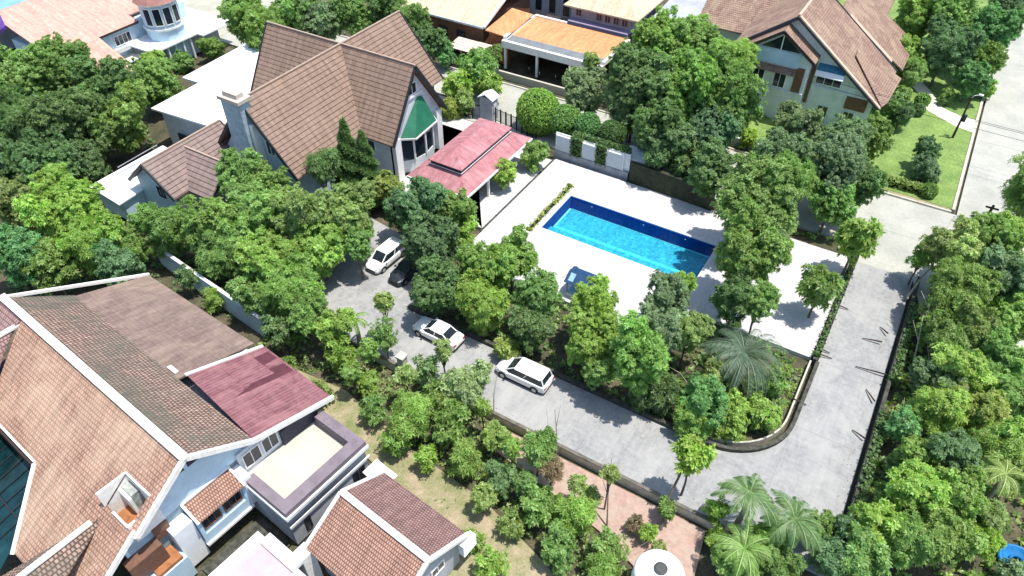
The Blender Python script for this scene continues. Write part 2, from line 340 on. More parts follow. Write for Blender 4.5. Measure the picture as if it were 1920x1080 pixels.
b=MB(); b.box(.06,PU,0.003,1.9,-1.5,-.95); b.build('bench',M['pooltile'],pool)
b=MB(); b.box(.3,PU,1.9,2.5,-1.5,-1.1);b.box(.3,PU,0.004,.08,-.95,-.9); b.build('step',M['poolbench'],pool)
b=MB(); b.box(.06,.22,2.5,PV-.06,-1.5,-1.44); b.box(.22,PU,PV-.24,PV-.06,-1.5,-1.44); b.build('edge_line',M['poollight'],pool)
b=MB(); b.poly([(.06,.003,-.08),(PU-.003,.003,-.08),(PU-.003,PV-.06,-.08),(.06,PV-.06,-.08)]); b.build('water',M['water'],pool)
b=MB()
for u in (2.6,8.6,13.2): MB().lathe((u,PV-.075,-.35),[(.06,-.05),(.07,0),(.06,.05)],8).build('underwater_lamp',M['lamp'],pool)
# drains, dark gap left of the deck
tag(MB().box(-5.2,-4.9,-3.6,12.0,-.3,.04).build('drain',M['mossykerb']),'narrow dark drain channel along the left edge of the pool deck','drain')

# low walls along the drive
def wall(name,label,cat,runs,h,t,mt,cap=None,z0=-.3,capmat=None,capname='coping'):
    a=runs[0]; e=thing(name,label,cat,(a[0],a[1],0)); m=MB(); c=MB()
    for i in range(len(runs)-1):
        p,q=Vector((*runs[i],0)),Vector((*runs[i+1],0)); d=(q-p).normalized(); ex=d*(t*.3 if i<len(runs)-2 else 0)
        n=Vector((-d.y,d.x,0))*(t/2); q2=q+ex
        m.prism([(p-n)[:2],(q2-n)[:2],(q2+n)[:2],(p+n)[:2]],z0,h-(i%2)*.003)
        n=n*1.25
        c.prism([(p-n)[:2],(q2-n)[:2],(q2+n)[:2],(p+n)[:2]],h+.002,h+.07-(i%2)*.003)
    m.build('wall_body',mt,e)
    if cap: c.build(capname,capmat,e)
    return e
wall('kerb_wall','dark mossy retaining wall curving along the far side of the driveway, below the row of trees','low wall',[(-4.5,-16.45)]+arc(23.6,-11.15,5.3,-90,0)+[(28.9,-4)],.32,.24,M['mossykerb'],True,capmat=M['mossykerb'])
wall('garden_kerb','pale concrete edging of the curved bed inside the driveway corner','edging',arc(23.4,-10.9,4.95,-88,0)+[(28.35,-4.1)],.30,.14,M['kerb'])
wall('planter_wall','dark narrow planter wall between the white pool deck and the driveway','low wall',[(28.62,-4),(28.62,11.2)],.42,.30,M['mossykerb'],True,capmat=M['mossykerb'])
wall('boundary_wall','long dark stained boundary wall on the right edge of the driveway, beside the thicket','wall',[(34.35,-22.3),(34.35,11.0)],.9,.22,M['mossykerb'],True,capmat=M['mossykerb'])
for (u0,u1,lb) in ((-3.5,-.6,'short pale boundary wall piece standing among the shrubs left of the parked cars'),(1.2,27.6,'long low pale boundary wall with dark coping between driveway and brick path')):
    e=wall('garden_wall',lb,'wall',[(u0,-22.75),(u1,-22.75)],.62,.22,M['kerb'],True,capmat=plain('dark_coping',(.16,.15,.125),.9,.3,2))
for (x,y,lb) in ((-.2,-22.75,'square grey gate post at the left end of the long low wall'),):
    e=thing('gate_post',lb,'gate post',(x,y,0)); MB().box(x-.3,x+.3,y-.3,y+.3,-.3,2.0).build('post',M['kerb'],e); MB().box(x-.38,x+.38,y-.38,y+.38,2.0,2.15).build('cap',M['kerb'],e)
wall('white_wall','tall blue-white garden wall half hidden by trees above the weathered brown roof','wall',[(-29,-23.8),(-13.2,-25.6)],2.1,.25,M['bluewall'],True,capmat=M['white'])
# white louvre screen with green walls
e=thing('louvre_screen','white louvred screen with hanging green plants between its panels at the head of the pool','screen',(-5.4,12.6,0))
MB().box(-5.4,3.9,12.45,12.95,-.3,.95).build('plinth',plain('grey_plinth',(.30,.32,.36),.85,.2,1.2),e)
sm=MB(); sm.box(-5.4,3.9,12.75,12.88,.952,3.1); sm.build('backing',M['wallwhite'],e)
for (a,c_) in ((-5.3,-3.35),(-1.95,-.2),(1.1,3.2)):
    f=MB(); f.box(a,a+.07,12.55,12.74,.96,3.05); f.box(c_-.07,c_,12.55,12.74,.96,3.05); f.box(a+.07,c_-.07,12.70,12.735,.96,3.05); ff=f.build('panel',M['white'],e)
    l=MB()
    for k in range(13): l.slab([(a+.07,12.56,1.0+k*.155),(c_-.07,12.56,1.0+k*.155),(c_-.07,12.67,1.11+k*.155),(a+.07,12.67,1.11+k*.155)],.02)
    l.build('slats',M['white'],ff)
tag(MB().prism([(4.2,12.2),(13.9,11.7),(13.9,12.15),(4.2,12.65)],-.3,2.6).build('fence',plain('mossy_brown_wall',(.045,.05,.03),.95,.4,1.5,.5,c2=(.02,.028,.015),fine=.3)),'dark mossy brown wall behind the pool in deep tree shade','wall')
e=thing('pump_house','small blue-grey pump shed with flat white roof under the trees behind the pool','shed',(4.8,14.5,0))
MB().box(2.7,6.3,13.4,15.6,-.3,2.2).build('wall',M['bluewall'],e); MB().box(2.5,6.5,13.2,15.8,2.2,2.34).build('roof',M['whiteroof'],e); MB().box(4.6,5.5,13.36,13.4,-.2,1.8).build('door',M['dark'],e)

# ------------------------------------------------------------------ building kit
def win(parent,face,c,w_,h_,nx=2,ny=1,frame='trim',pane='glass',name='window',t=.09,label=None):
    """window on an axis-aligned wall; c = centre on the outer wall face (author frame)"""
    x,y,z=c; s=1 if face[1]=='+' else -1
    def bx(m,a0,a1,z0,z1,d0,d1):
        if face[0]=='x': m.box(min(x+s*d0,x+s*d1),max(x+s*d0,x+s*d1),y+a0,y+a1,z+z0,z+z1)
        else: m.box(x+a0,x+a1,min(y+s*d0,y+s*d1),max(y+s*d0,y+s*d1),z+z0,z+z1)
    W,H=w_/2,h_/2; f=MB(); bw=.09
    bx(f,-W,W,-H,-H+bw,.0,t); bx(f,-W,W,H-bw,H,.0,t); bx(f,-W,-W+bw,-H+bw,H-bw,0,t); bx(f,W-bw,W,-H+bw,H-bw,0,t)
    for i in range(1,nx): a=-W+w_*i/nx; bx(f,a-.03,a+.03,-H+bw,H-bw,.02,t-.01)
    for i in range(1,ny): a=-H+h_*i/ny; bx(f,-W+bw,W-bw,a-.03,a+.03,.02,t-.014)
    fo=f.build(name,M[frame],parent,label)
    g=MB(); bx(g,-W+bw,W-bw,-H+bw,H-bw,.004,.03); g.build('pane',M[pane],fo)
    return fo
def gable(parent,axis,a0,a1,c,half,ze,zr,mt,caps=None,capw=.3,th=.16,name='roof',fascia=None,mt2=None,drop=None):
    """gable roof; axis 'x': ridge runs a0..a1 in x at y=c. returns roof objects"""
    def P_(a,b,z): return (a,b,z) if axis=='x' else (b,a,z)
    r1=MB().slab([P_(a0,c-half,ze),P_(a1,c-half,ze),P_(a1,c,zr),P_(a0,c,zr)],th).build(name,mt,parent)
    r2=MB().slab([P_(a0,c+half,ze),P_(a1,c+half,ze),P_(a1,c,zr),P_(a0,c,zr)],th).build(name,mt2 or mt,parent)
    if caps:
        m=MB(); m.beam(P_(a0-.02,c,zr+.05),P_(a1+.02,c,zr+.05),capw,.14); m.build('ridge_cap',caps,parent)
    if fascia:
        each('bargeboard',fascia,parent,[(P_(a,c,zr-.12),P_(a,c+s*(half+.05),ze-.12),.14,.34) for a in (a0,a1) for s in (-1,1)])
    return r1,r2
def gwall(parent,axis,a,b0,b1,c,ztop,zbase,z0,mt,t=.25,name='gable_wall'):
    """end wall with a pointed top; axis = ridge axis, wall at a (thickness goes inwards by t)"""
    def P_(a_,b_,z): return (a_,b_,z) if axis=='x' else (b_,a_,z)
    a-=math.copysign(.004,t)
    pts=[P_(a,b0,z0),P_(a,b1,z0),P_(a,b1,zbase),P_(a,c,ztop),P_(a,b0,zbase)]
    return MB().vslab(pts,Vector(P_(t,0,0))).build(name,mt,parent)

# ---- house with the steep brown cross roof
H=thing('house','tall house with steep brown cross-gabled roof, green awning and stone chimney, left of the pool','house',(-27.4,3.35,0))
gable(H,'x',-38.5,-17.3,3.35,4.85,4.9,12,M['brownroof'],M['buffridge'],.18,fascia=M['dark'])
gable(H,'y',-11.4,13.7,-27.4,5.7,5.0,12.002,M['brownroof'],M['buffridge'],.18,fascia=M['dark'])
MB().box(-37.8,-18.1,-.9,7.6,0,5.2).build('wall',M['wallwhite'],H); MB().box(-32.2,-22.6,-10.7,13.0,0,5.15).build('wall',M['bluewall'],H)
gwall(H,'x',-18.1,-.9,7.6,3.35,11.6,5.4,0,M['wallwhite'],-.25); gwall(H,'x',-37.8,-.9,7.6,3.35,11.6,5.4,0,M['wallwhite'],.25)
gwall(H,'y',-10.7,-32.2,-22.6,-27.4,11.3,5.2,0,M['bluewall'],.25); gwall(H,'y',13.0,-32.2,-22.6,-27.4,11.3,5.2,0,M['wallwhite'],-.25)
each('pillar',M['white'],H,[(-18.1,-17.6,-.9,0.1,0,5.0),(-18.1,-17.6,6.7,7.6,0,5.0)],'box')
m=MB()                                           # bay under the green awning
bay=[(-18.1,.7),(-17.2,1.7),(-16.9,3.4),(-17.2,5.2),(-18.1,6.1)]
m.prism(bay,0,1.6); m.build('bay',M['wallwhite'],H); MB().prism(bay,4.3,4.6).build('bay_lintel',M['wallwhite'],H)
m=MB().prism([(a+( -.08 if a>-18 else 0),b_) for a,b_ in bay],1.6,4.3); m.build('bay_glass',M['glass'],H)
each('bay_mullion',M['white'],H,[(a-.06,a+.1,b_-.09,b_+.09,1.6,4.3) for a,b_ in bay[1:4]],'box')
m=MB(); ap=[(-18.08,4.1,7.95),(-18.08,4.9,7.75)]; eb=[(-17.95,.45,4.62),(-16.6,1.4,4.62),(-16.75,3.4,4.62),(-16.9,5.7,4.62),(-17.9,6.4,4.62)]
m.slab([ap[0],eb[0],eb[1]],.1); m.slab([ap[0],eb[1],eb[2]],.1); m.slab([ap[0],eb[2],eb[3],ap[1]],.1); m.slab([ap[1],eb[3],eb[4]],.1); m.build('awning',M['grnawning'],H)
m=MB()
for i in range(4): m.beam(Vector(eb[i])+Vector((.05,0,-.08)),Vector(eb[i+1])+Vector((.05,0,-.08)),.08,.2)
m.build('gutter',M['trim'],H)
win(H,'x+',(-18.1,3.35,9.2),1.5,1.3,2,1,'white'); MB().box(-18.09,-17.96,1.9,4.9,8.2,8.42).build('ledge',M['white'],H)
win(H,'y-',(-21.0,-.9,3.6),1.1,1.3,1,1,'white'); win(H,'y-',(-22.2,-10.7+9.8,3.6),1.0,1.3,1,1,'white')
win(H,'y-',(-25.3,-10.7,7.0),1.1,1.6,2,1,'white'); win(H,'y-',(-25.0,-10.7,3.2),1.6,1.5,2,1,'white')
m=MB(); m.box(-29.2,-26.7,-12.0,-10.72,0,12.0); ch=m.build('chimney',plain('blue_grey_stone',(.36,.44,.50),.85,.2,1.6,.3,fine=.1),H)
MB().box(-29.4,-26.5,-12.2,-10.5,12.0,12.35).box(-28.9,-27.0,-11.8,-10.9,12.35,12.8).build('chimney_cap',plain('stone_cap',(.50,.44,.38),.8,.1),ch)
MB().box(-26.69,-26.3,-11.5,-10.72,0,9.6).build('downpipe',M['white'],H)
for (a,b_) in ((-33.2,-5.6),(-32.1,-5.1)):
    pass
each('flue',M['dark'],H,[([(-33.4,-4.6,5),(-33.8,-3.9,8.2)],.12,8),([(-32.9,-4.0,5),(-33.3,-3.3,8.2)],.12,8)],'tube')
# ---- tiled lower wing
H=thing('tiled_wing','low grey-brown tiled annexe with blunt gable, in front of the chimney','annexe',(-33.8,-14,0))
gable(H,'y',-19.4,-9.5,-34.0,3.4,4.1,7.0,plainroof:=tiles('greybrown_roof_tile',(.235,.175,.155),(.265,.20,.175),95,.5,.2,jc=(.12,.08,.07),bump=.9),M['buffridge'],.18,fascia=M['dark'])
gable(H,'x',-33.9,-27.5,-14.6,3.0,4.1,6.6,plainroof,M['buffridge'],.18)
MB().box(-36.8,-31.2,-18.8,-9.5,0,4.2).build('wall',M['wallwhite'],H); gwall(H,'y',-18.8,-36.8,-31.2,-34,6.8,4.3,0,M['bluewall'],.2)
MB().box(-31.2,-28.0,-17,-12.2,0,4.1).build('wall',M['greywall'],H); win(H,'y-',(-33.4,-18.8,3.6),1.0,1.2,2,1,'darktimber')
# ---- white flat roofs
H=thing('flat_roof_annexe','large bright white flat-roofed annexe left of the steep brown roof','annexe',(-42,0,0))
MB().prism([(-46.2,-9.4),(-36.4,-8.6),(-36.4,2),(-38.6,2.0),(-38.6,13),(-50,13),(-49.2,-2.4),(-46.4,-2.3)],4.62,4.85).build('roof',M['whiteroof'],H)
MB().prism([(-45.4,-8.8),(-38,-8.0),(-38.9,2),(-38.9,12.4),(-49,12.4),(-48.5,-1.5),(-45.4,-1.5)],0,4.6).build('wall',M['wallwhite'],H)
MB().box(-43.5,-42,-8.95,-8.8,0,2.2).build('door',M['dark'],H)
H=thing('lean_to','long narrow white lean-to roof at the far left, beside the tiled annexe','lean-to',(-39,-18,0))
MB().slab([(-41.4,-21.6,3.1),(-36.6,-21.8,2.7),(-36.8,-12.6,2.9),(-41.0,-12.6,3.3)],.15).build('roof',M['whiteroof'],H)
MB().prism([(-41.0,-21.2),(-36.9,-21.2),(-36.9,-13),(-40.8,-13)],0,2.6).build('wall',M['bluewall'],H)
m=MB()
for k in range(3): m.beam((-41.5+k*.9,-12.9,3.38-k*.08),(-41.5+k*.9,-18-k,3.30-k*.08),.07,.06)
m.build('roof_seam',M['greywall'],H)

# ---- pavilion with clerestory
H=thing('pavilion','faded red hipped pavilion with raised upper roof between the house and the pool','pavilion',(-10.8,3.8,0))
def hip(parent,x0,x1,y0,y1,ze,zr,inset,mt,name='roof',th=.12):
    r=(x0+inset,x1-inset,y0+inset,y1-inset)
    m=MB(); 
    m.slab([(x0,y0,ze),(x1,y0,ze),(r[1],r[2],zr),(r[0],r[2],zr)],th); m.slab([(x1,y0,ze),(x1,y1,ze),(r[1],r[3],zr),(r[1],r[2],zr)],th)
    m.slab([(x1,y1,ze),(x0,y1,ze),(r[0],r[3],zr),(r[1],r[3],zr)],th); m.slab([(x0,y1,ze),(x0,y0,ze),(r[0],r[2],zr),(r[0],r[3],zr)],th)
    return m.build(name,mt,parent)
hip(H,-14.6,-7.1,-3.0,10.2,3.1,4.1,1.9,M['pinkroof'])
MB().box(-12.75,-8.95,-1.15,8.35,3.5,4.75).build('clerestory',M['dark'],H)
hip(H,-12.95,-8.75,-1.35,8.55,4.76,5.6,2.1,M['pinkroof'],'upper_roof',.1)
m=MB()
for a,b_ in (((-12.9,-1.3,4.3),(-8.85,-1.3,4.3)),((-8.8,-1.3,4.3),(-8.8,8.5,4.3))): m.beam(a,b_,.06,.07)
m.build('gutter',M['wallwhite'],H)
m=MB()
for a,b_ in (((-14.6,-3.05,2.97),(-7.05,-3.05,2.97)),((-7.05,-3.05,2.97),(-7.05,10.2,2.97))): m.beam(a,b_,.1,.24)
m.build('eave_gutter',M['trim'],H)
for a in (-14.0,-7.6):
    for b_ in (-2.4,1.8,5.8,9.6): MB().box(a-.12,a+.12,b_-.12,b_+.12,0,3.1).build('post',M['white'],H)
m=MB(); m.box(-12,-9.5,4.4,6,.1,.8); m.build('counter',M['darktimber'],H)

# ---- big weathered house, lower left (own frame: x along the ridge, y to the right slope)
H=thing('house','big weathered house with white ridge and peach and stained brown slopes, lower left corner','house',(-1.6,-40.7,0),R(-6.3),local=True)
BK=4.2; ZB=6.55
MB().slab([(-22.6,0,9.5),(0,0,9.5),(0,BK,ZB),(-22.6,BK,ZB)]).build('roof',M['mossroof'],H,'dark stained brown roof slope')
MB().slab([(-22.4,BK,ZB),(-8.45,BK,ZB),(-8.45,10.3,5.0),(-22.0,9.8,5.0)],.15).build('roof',M['oldroof'],H,'smooth weathered lower roof slope')
MB().slab([(-8.2,BK+.6,ZB-.05),(0,BK-.0,ZB+.02),(.25,10.4,5.02),(-7.6,10.6,5.0)],.12).build('roof',M['redroof'],H,'dark red sheet roof over the terrace')
zr_=lambda x,y:5.02+(10.4-y)*.247+.035
m=MB(); qz=lambda x,y:(x,y,zr_(x,y)+.02)
m.slab([qz(-4.86,5.5),qz(-4.16,5.5),qz(-3.85,10.35),qz(-4.35,10.35)],.02); m.build('dark_roof_area',M['darkred'],H)
MB().slab([qz(-5.15,9.2),qz(-4.42,9.2),qz(-4.40,10.35),qz(-5.0,10.35)],.02).build('dark_roof_area',M['darkred'],H)
m=MB(); m.slab([qz(-6.9,9.2),qz(-5.75,9.2),qz(-5.85,10.4),qz(-6.85,10.4)],.02); m.build('dark_roof_area',M['darkred'],H)
PZ=lambda y:9.5-.72*abs(y)            # left slope
def L_(x,y): return (x,y,PZ(y))
m=MB()
for q in ([(-19.5,0),(-3.3,0),(-3.3,-5.3),(-17.3,-5.3)],[(-3.3,0),(0,0),(0,-2.5),(-3.3,-2.5)],[(-.8,-2.5),(0,-2.5),(0,-4.2),(-.8,-4.2)],[(-3.3,-4.2),(-.35,-4.2),(-.35,-9.3),(-3.3,-9.3)],[(-10.6,-5.3),(-3.3,-5.3),(-3.3,-9.3),(-8.0,-9.3)]):
    m.slab([L_(*p) for p in q],.16)
m.build('roof',M['peachroof'],H,'bright peach roof slope')
m=MB(); m.slab([(-22.6,0,9.5),(-19.6,0,9.5),(-19.6,-3.0,8.82),(-26,-3.0,8.82)],.15)
m=MB(); RZ=8.85                                       # cross wing to the left
m.slab([(-19.6,-.9,RZ),(-19.6,-12,RZ),(-14.2,-12,RZ-4.4),(-17.2,-5.2,RZ-2.4)],.15); m.slab([(-19.6,-.9,RZ),(-19.6,-12,RZ),(-25,-12,RZ-3.6),(-25,-.9,RZ-3.6)],.15)
m.slab([(-22.6,.02,9.45),(-19.5,.02,9.45),(-19.5,-1.4,8.6),(-22.6,-3.6,7.4)],.12); m.build('cross_roof',tiles('plum_roof_tile',(.34,.20,.185),(.38,.235,.21),.25,.33,.26,jc=(.15,.09,.09),stain=(.30,.2,.2),stain_amt=.5,bump=.8),H)
each('ridge_cap',M['trim'],H,[((-22.7,0,9.56),(.05,0,9.56),.55,.16),((-19.6,-.2,RZ+.06),(-19.6,-12,RZ+.06),.4,.14),((-3.3,-5.4,6.05),(-3.3,-12,6.05),.36,.14)])
m=MB(); m.slab([(-3.3,-5.0,5.95),(-3.3,-12,5.95),(-6.3,-12,3.9),(-3.5,-5.2,5.75)],.12);m.slab([(-3.3,-5.0,5.95),(-3.3,-12,5.95),(-.6,-12,4.1),(-3.1,-5.1,5.75)],.12); m.build('dormer_roof',M['mossroof'],H)
each('fascia',M['trim'],H,[((.03,0,9.42),(.03,BK,ZB-.08),.22,.36),((.03,BK,ZB-.08),(.28,10.5,4.92),.22,.34),((.03,0,9.42),(.03,-4.3,PZ(4.3)-.08),.22,.36),((-.32,-4.1,PZ(4.1)-.06),(-.32,-9.3,PZ(9.3)-.06),.22,.3),((-22.65,0,9.42),(-22.1,9.9,4.95),.2,.24),((-8.35,BK+.5,ZB+.03),(-7.6,10.5,5.1),.22,.14),((-10.5,-5.4,PZ(5.4)),(-7.9,-9.4,PZ(9.4)),.26,.2),((-17.3,-5.35,PZ(5.35)-.05),(-10.5,-5.35,PZ(5.35)-.05),.14,.2)])
# dormer hole in the peach slope
m=MB(); m.box(-3.3,-.8,-4.2,-2.5,5.0,5.15); m.build('light_well_floor',M['rust'],H)
m=MB(); m.box(-3.45,-3.3,-4.35,-2.4,5.0,PZ(2.6)+.1).box(-3.3,-.65,-2.5,-2.38,5.0,PZ(2.5)+.16).box(-.8,-.66,-4.3,-2.5,5.0,PZ(4.2)+.3).box(-3.3,-2.1,-3.3,-3.1,5.2,6.9).box(-2.4,-.8,-4.34,-4.2,5.0,PZ(4.2)+.2); m.build('light_well_frame',M['trim'],H)
m=MB(); m.box(-3.28,-2.2,-3.08,-2.52,5.2,7.0); m.build('water_box',plain('stained_grey',(.36,.38,.34),.8,.4,3,c2=(.16,.18,.16)),H)
m=MB(); m.slab([(-9.9,4.3,6.72),(-9.0,4.3,6.72),(-9.0,4.62,6.66),(-9.9,4.62,6.66)],.16); m.build('roof_vent',M['trim'],H)
# walls
m=MB(); m.box(-22,-.8,-5,9.6,0,5.0); m.build('wall',M['greywall'],H)
MB().vslab([(-.8,-5.2,0),(-.8,9.6,0),(-.8,9.6,4.7),(-.8,3.9,6.2),(-.8,0,8.9),(-.8,-5.2,5.4)],(-.2,0,0)).build('gable_wall',M['bluewall'],H)
m=MB(); m.vslab([(-.79,-1.5,7.6),(-.79,0,8.6),(-.79,1.5,7.6)],(.03,0,0)); m.build('gable_vent',M['soffit'],H)
MB().box(-.76,-.68,-.12,.12,7.5,8.5).build('gable_post',M['bluewall'],H)
each('brown_panel',M['brownpanel'],H,[(-.8,0,-5.6,-3.4,2.6,4.2),(-.8,-.55,-3.4,-2.4,3.9,5.1)],'box')
MB().prism([(-.8,-7.5),(.6,-7.5),(.6,-2.7),(-.8,-2.7)],0,2.2).build('lower_wall',M['bluewall'],H)
m=MB().box(-.78,.5,-4.6,-2.9,2.2,2.5); m.build('rust_board',M['rust'],H)
# projecting bay with little tiled roof
BX=.45
each('bay_wall',M['bluewall'],H,[(-.8,BX,-1.3,2.3,1.6,2.5),(-.8,BX-.15,-1.05,2.05,2.5,4.1),(-.8,BX,-1.3,-1.05,2.5,4.3),(-.8,BX,2.05,2.3,2.5,4.3)],'box')
MB().slab([(-.75,-1.15,5.0),(-.75,2.15,5.0),(BX+.2,2.15,4.25),(BX+.2,-1.15,4.25)],.1).build('bay_roof',M['smallroof'],H)
each('bay_trim',M['white'],H,[((-.75,-1.25,5.05),(BX+.25,-1.25,4.25),.16,.24),((-.75,2.25,5.05),(BX+.25,2.25,4.25),.16,.24),((-.72,-1.3,5.08),(-.72,2.3,5.08),.16,.14)]); MB().box(-.8,BX+.15,-1.35,2.35,1.4,1.6).build('bay_sill',M['white'],H)
for y in (-.35,1.25): win(H,'x+',(BX-.15,y,3.35),1.35,1.15,3,1,'brownpanel','glass')
each('side_wall',M['white'],H,[(-.79,BX+.1,2.3,2.9,1.7,4.6),(-.79,.2,-2.7,-1.36,.2,4.3)],'box')
win(H,'x+',(-.8,-.3,1.0),1.0,.5,2,1,'dark'); win(H,'x+',(-.8,1.3,1.0),1.2,.5,2,1,'dark')
# terrace
m=MB(); m.box(-.78,4.3,2.6,9.4,0,3.3); m.build('terrace_block',M['greywall'],H)
MB().box(-.55,3.6,3.2,8.75,3.302,3.34).build('terrace_floor',M['cream'],H)
m=MB(); m.box(3.6,4.5,2.5,9.5,3.304,4.3).box(.4,3.6,2.5,3.2,3.304,4.3).box(.1,3.6,8.75,9.5,3.304,4.3); m.build('parapet',M['mauverim'],H)
m=MB(); m.box(4.503,4.62,2.4,9.6,3.55,3.85).box(4.5,4.56,2.45,9.55,2.5,2.7); m.box(.4,4.5,2.38,2.497,3.55,3.85); m.build('ledge',M['white'],H)
m=MB(); m.box(3.55,3.6,3.2,8.75,3.9,4.1); m.build('parapet_ledge',M['pinkfloor'],H)
m=MB(); m.box(-.79,-.6,2.95,6.2,3.35,5.6); m.build('terrace_wall',M['wallwhite'],H)
win(H,'x+',(-.6,3.9,4.5),1.4,1.5,2,1,'white',name='window'); win(H,'x+',(-.6,5.4,4.5),1.3,1.5,2,1,'white')
m=MB(); m.box(-.79,-.3,6.2,9.3,3.35,4.9); m.build('recess_shade_block',M['soffit'],H)  # solid block; shade of the corner under the roof put into its dark colour
for y in (3.8,8.2,8.8): win(H,'x+',(4.3,y,1.2),.5,1.3,1,1,'dark','glass')
MB().slab([(4.62,8.6,1.7),(6.3,8.7,1.0),(6.4,10.2,1.0),(4.62,10.0,1.7)],.08).build('porch_roof',M['white'],H)
# court below and pink terrace
MB().box(.6,3.6,-2.4,2.4,-.25,.02).build('court_floor',M['mossykerb'],H)
# glass roof in the notch of the left slope
m=MB(); m.slab([(-18,-5.6,3.6),(-10.4,-5.6,3.6),(-7.5,-10.5,2.6),(-18,-10.5,2.6)],.08); m.build('glass_roof',M['teal'],H)
m=MB()
for k in range(9): m.beam((-17.5+k*1.0,-5.6,3.66),(-17.5+k*1.0,-10.5,2.66),.07,.06)
m.beam((-18,-8,3.17),(-8.6,-8,3.17),.1,.08); m.build('glazing_bar',M['dark'],H)
m=MB(); m.box(-18,-10.6,-5.6,-5.2,0,5.3); m.build('wall',M['darktimber'],H)
# ---- pink terrace and small tiled house (same frame)
T=thing('terrace','pink flat terrace with wide white border at the bottom edge, beside the small tiled house','terrace',(-1.6,-40.7,0),R(-6.3),local=True)
MB().box(3.8,8.4,-8,.9,0,3.1).build('block',M['greywall'],T); MB().box(4.2,8.4,-8,.5,3.1,3.16).build('floor',M['pinkfloor'],T)
MB().box(3.5,4.2,-8,.9,3.11,3.45).box(4.2,7.3,.5,1.3,3.11,3.45).box(6.4,7.3,1.3,2.2,0,3.45).build('border',M['trim'],T)
S=thing('small_house','small tiled outbuilding with white ridge, orange left slope and darker right slope, at the bottom','outbuilding',(-1.6,-40.7,0),R(-6.3),local=True)
gable(S,'x',6.8,14.2,5.4,3.45,3.5,5.5,M['smallroof'],M['trim'],.42,mt2=M['smallroof2'])
each('bargeboard',M['trim'],S,[((a,5.4,5.42),(a,5.4+s*3.5,3.42),.24,.26) for a in (6.78,14.22) for s in (-1,1)])
MB().box(7.3,13.6,2.5,8.4,0,3.5).build('wall',M['greywall'],S); gwall(S,'x',13.6,2.5,8.4,5.4,5.2,3.6,0,M['greywall'],.15)
m=MB().box(13.76,13.8,3.4,4.6,.0,2.4); m.build('door',M['dark'],S); win(S,'x+',(13.75,6.4,2.2),1.2,1.0,2,1,'white')
m=MB()
for k in range(5): m.beam((14.3,8.1,3.1-k*.28),(14.3,9.3,3.1-k*.28),.5,.06)
m.build('louvre',M['white'],S)

for (x,y,lb) in ((41.5,41.8,'round dark manhole cover in the middle of the right-hand road'),(27.0,15.6,'small dark manhole cover on the beige road left of the junction')):
    tag(MB().lathe((x,y,-.003),[(.42,0),(.42,.012)],20).build('manhole_cover',M['manhole']),lb,'manhole cover')
# ------------------------------------------------------------------ houses along the top
H=thing('house','large salmon tiled house with a round turret and white porch roofs, top left corner','house',(-66,2,0))
sz=lambda u:5.5+(-66.5-u)*.30 if u<-66.5 else 5.5-(u+66.5)*.46
m=MB(); m.slab([(-77,-8,sz(-77)),(-66.5,-8,5.5),(-66.5,4.9,5.5),(-77,4.9,sz(-77))],.2); m.slab([(-66.5,-8,5.5),(-60.3,-8,sz(-60.3)),(-60.3,-1.2,sz(-60.3)),(-66.5,-1.2,5.5)],.2)
m.slab([(-77,4.9,sz(-77)),(-68.2,4.9,6.0),(-68.2,14,6.0),(-77,14,sz(-77))],.2); m.build('roof',M['salmonroof'],H)
MB().slab([(-77,-8,sz(-77)),(-77,14,sz(-77)),(-86,14,5.6),(-86,-8,5.6)],.2).build('roof',M['salmonroof'],H)
each('fascia',M['darktimber'],H,[((-66.45,-1.2,5.36),(-66.45,4.9,5.36),.08,.26),((-66.5,-1.16,5.36),(-60.3,-1.16,sz(-60.3)-.14),.08,.22),((-68.2,4.95,5.9),(-66.5,4.95,5.36),.08,.26)])
MB().box(-76,-67,-7.4,13,0,5.4).build('wall',M['bluewall'],H); MB().box(-67,-61.4,-7.4,-1.8,0,2.8).build('wall',M['wallwhite'],H)
win(H,'x+',(-67,2.2,3.9),2.6,1.4,4,1,'white')
m=MB(); m.box(-67,-65.9,-1.7,4.6,2.75,2.95).box(-65.98,-65.9,-1.7,4.6,2.95,3.3); m.build('balcony',M['white'],H)
m=MB(); m.box(-67,-64.8,-1.7,3.4,1.5,1.65); m.build('lower_canopy',M['white'],H)
TC_=(-64.3,7.2); m=MB(); m.lathe((*TC_,0),[(2.5,0),(2.5,8.4)],12); m.build('turret_wall',M['bluewall'],H)
each('turret_band',M['white'],H,[((*TC_,0),[(2.7,4.7),(2.7,4.95)],12),((*TC_,0),[(2.62,8.0),(2.75,8.3)],12)],'lathe')
m=MB(); m.lathe((*TC_,0),[(3.0,8.3),(2.3,9.4),(1.0,12.0),(.1,15.0)],12); m.build('turret_roof',M['conewall'],H)
for k,a in enumerate((-75,-45,-15,15)):
    ca,sa=math.cos(R(a)),math.sin(R(a)); f=MB(); p=MB()
    c=Vector((TC_[0]+2.5*ca,TC_[1]+2.5*sa,0)); t_=Vector((-sa,ca,0)); n_=Vector((ca,sa,0))
    def vb(mm,a0,a1,z0,z1,d0,d1):
        q=[c+t_*a0+n_*d0,c+t_*a1+n_*d0,c+t_*a1+n_*d1,c+t_*a0+n_*d1]; mm.prism([(v.x,v.y) for v in q],z0,z1)
    vb(f,-.55,-.45,5.4,7.8,-.1,.1); vb(f,.45,.55,5.4,7.8,-.1,.1); vb(f,-.45,.45,7.7,7.8,-.1,.1); vb(f,-.45,.45,5.4,5.5,-.1,.1); fo=f.build('window',M['white'],H); vb(p,-.45,.45,5.5,7.7,-.1,.03); p.build('pane',M['glass'],fo)
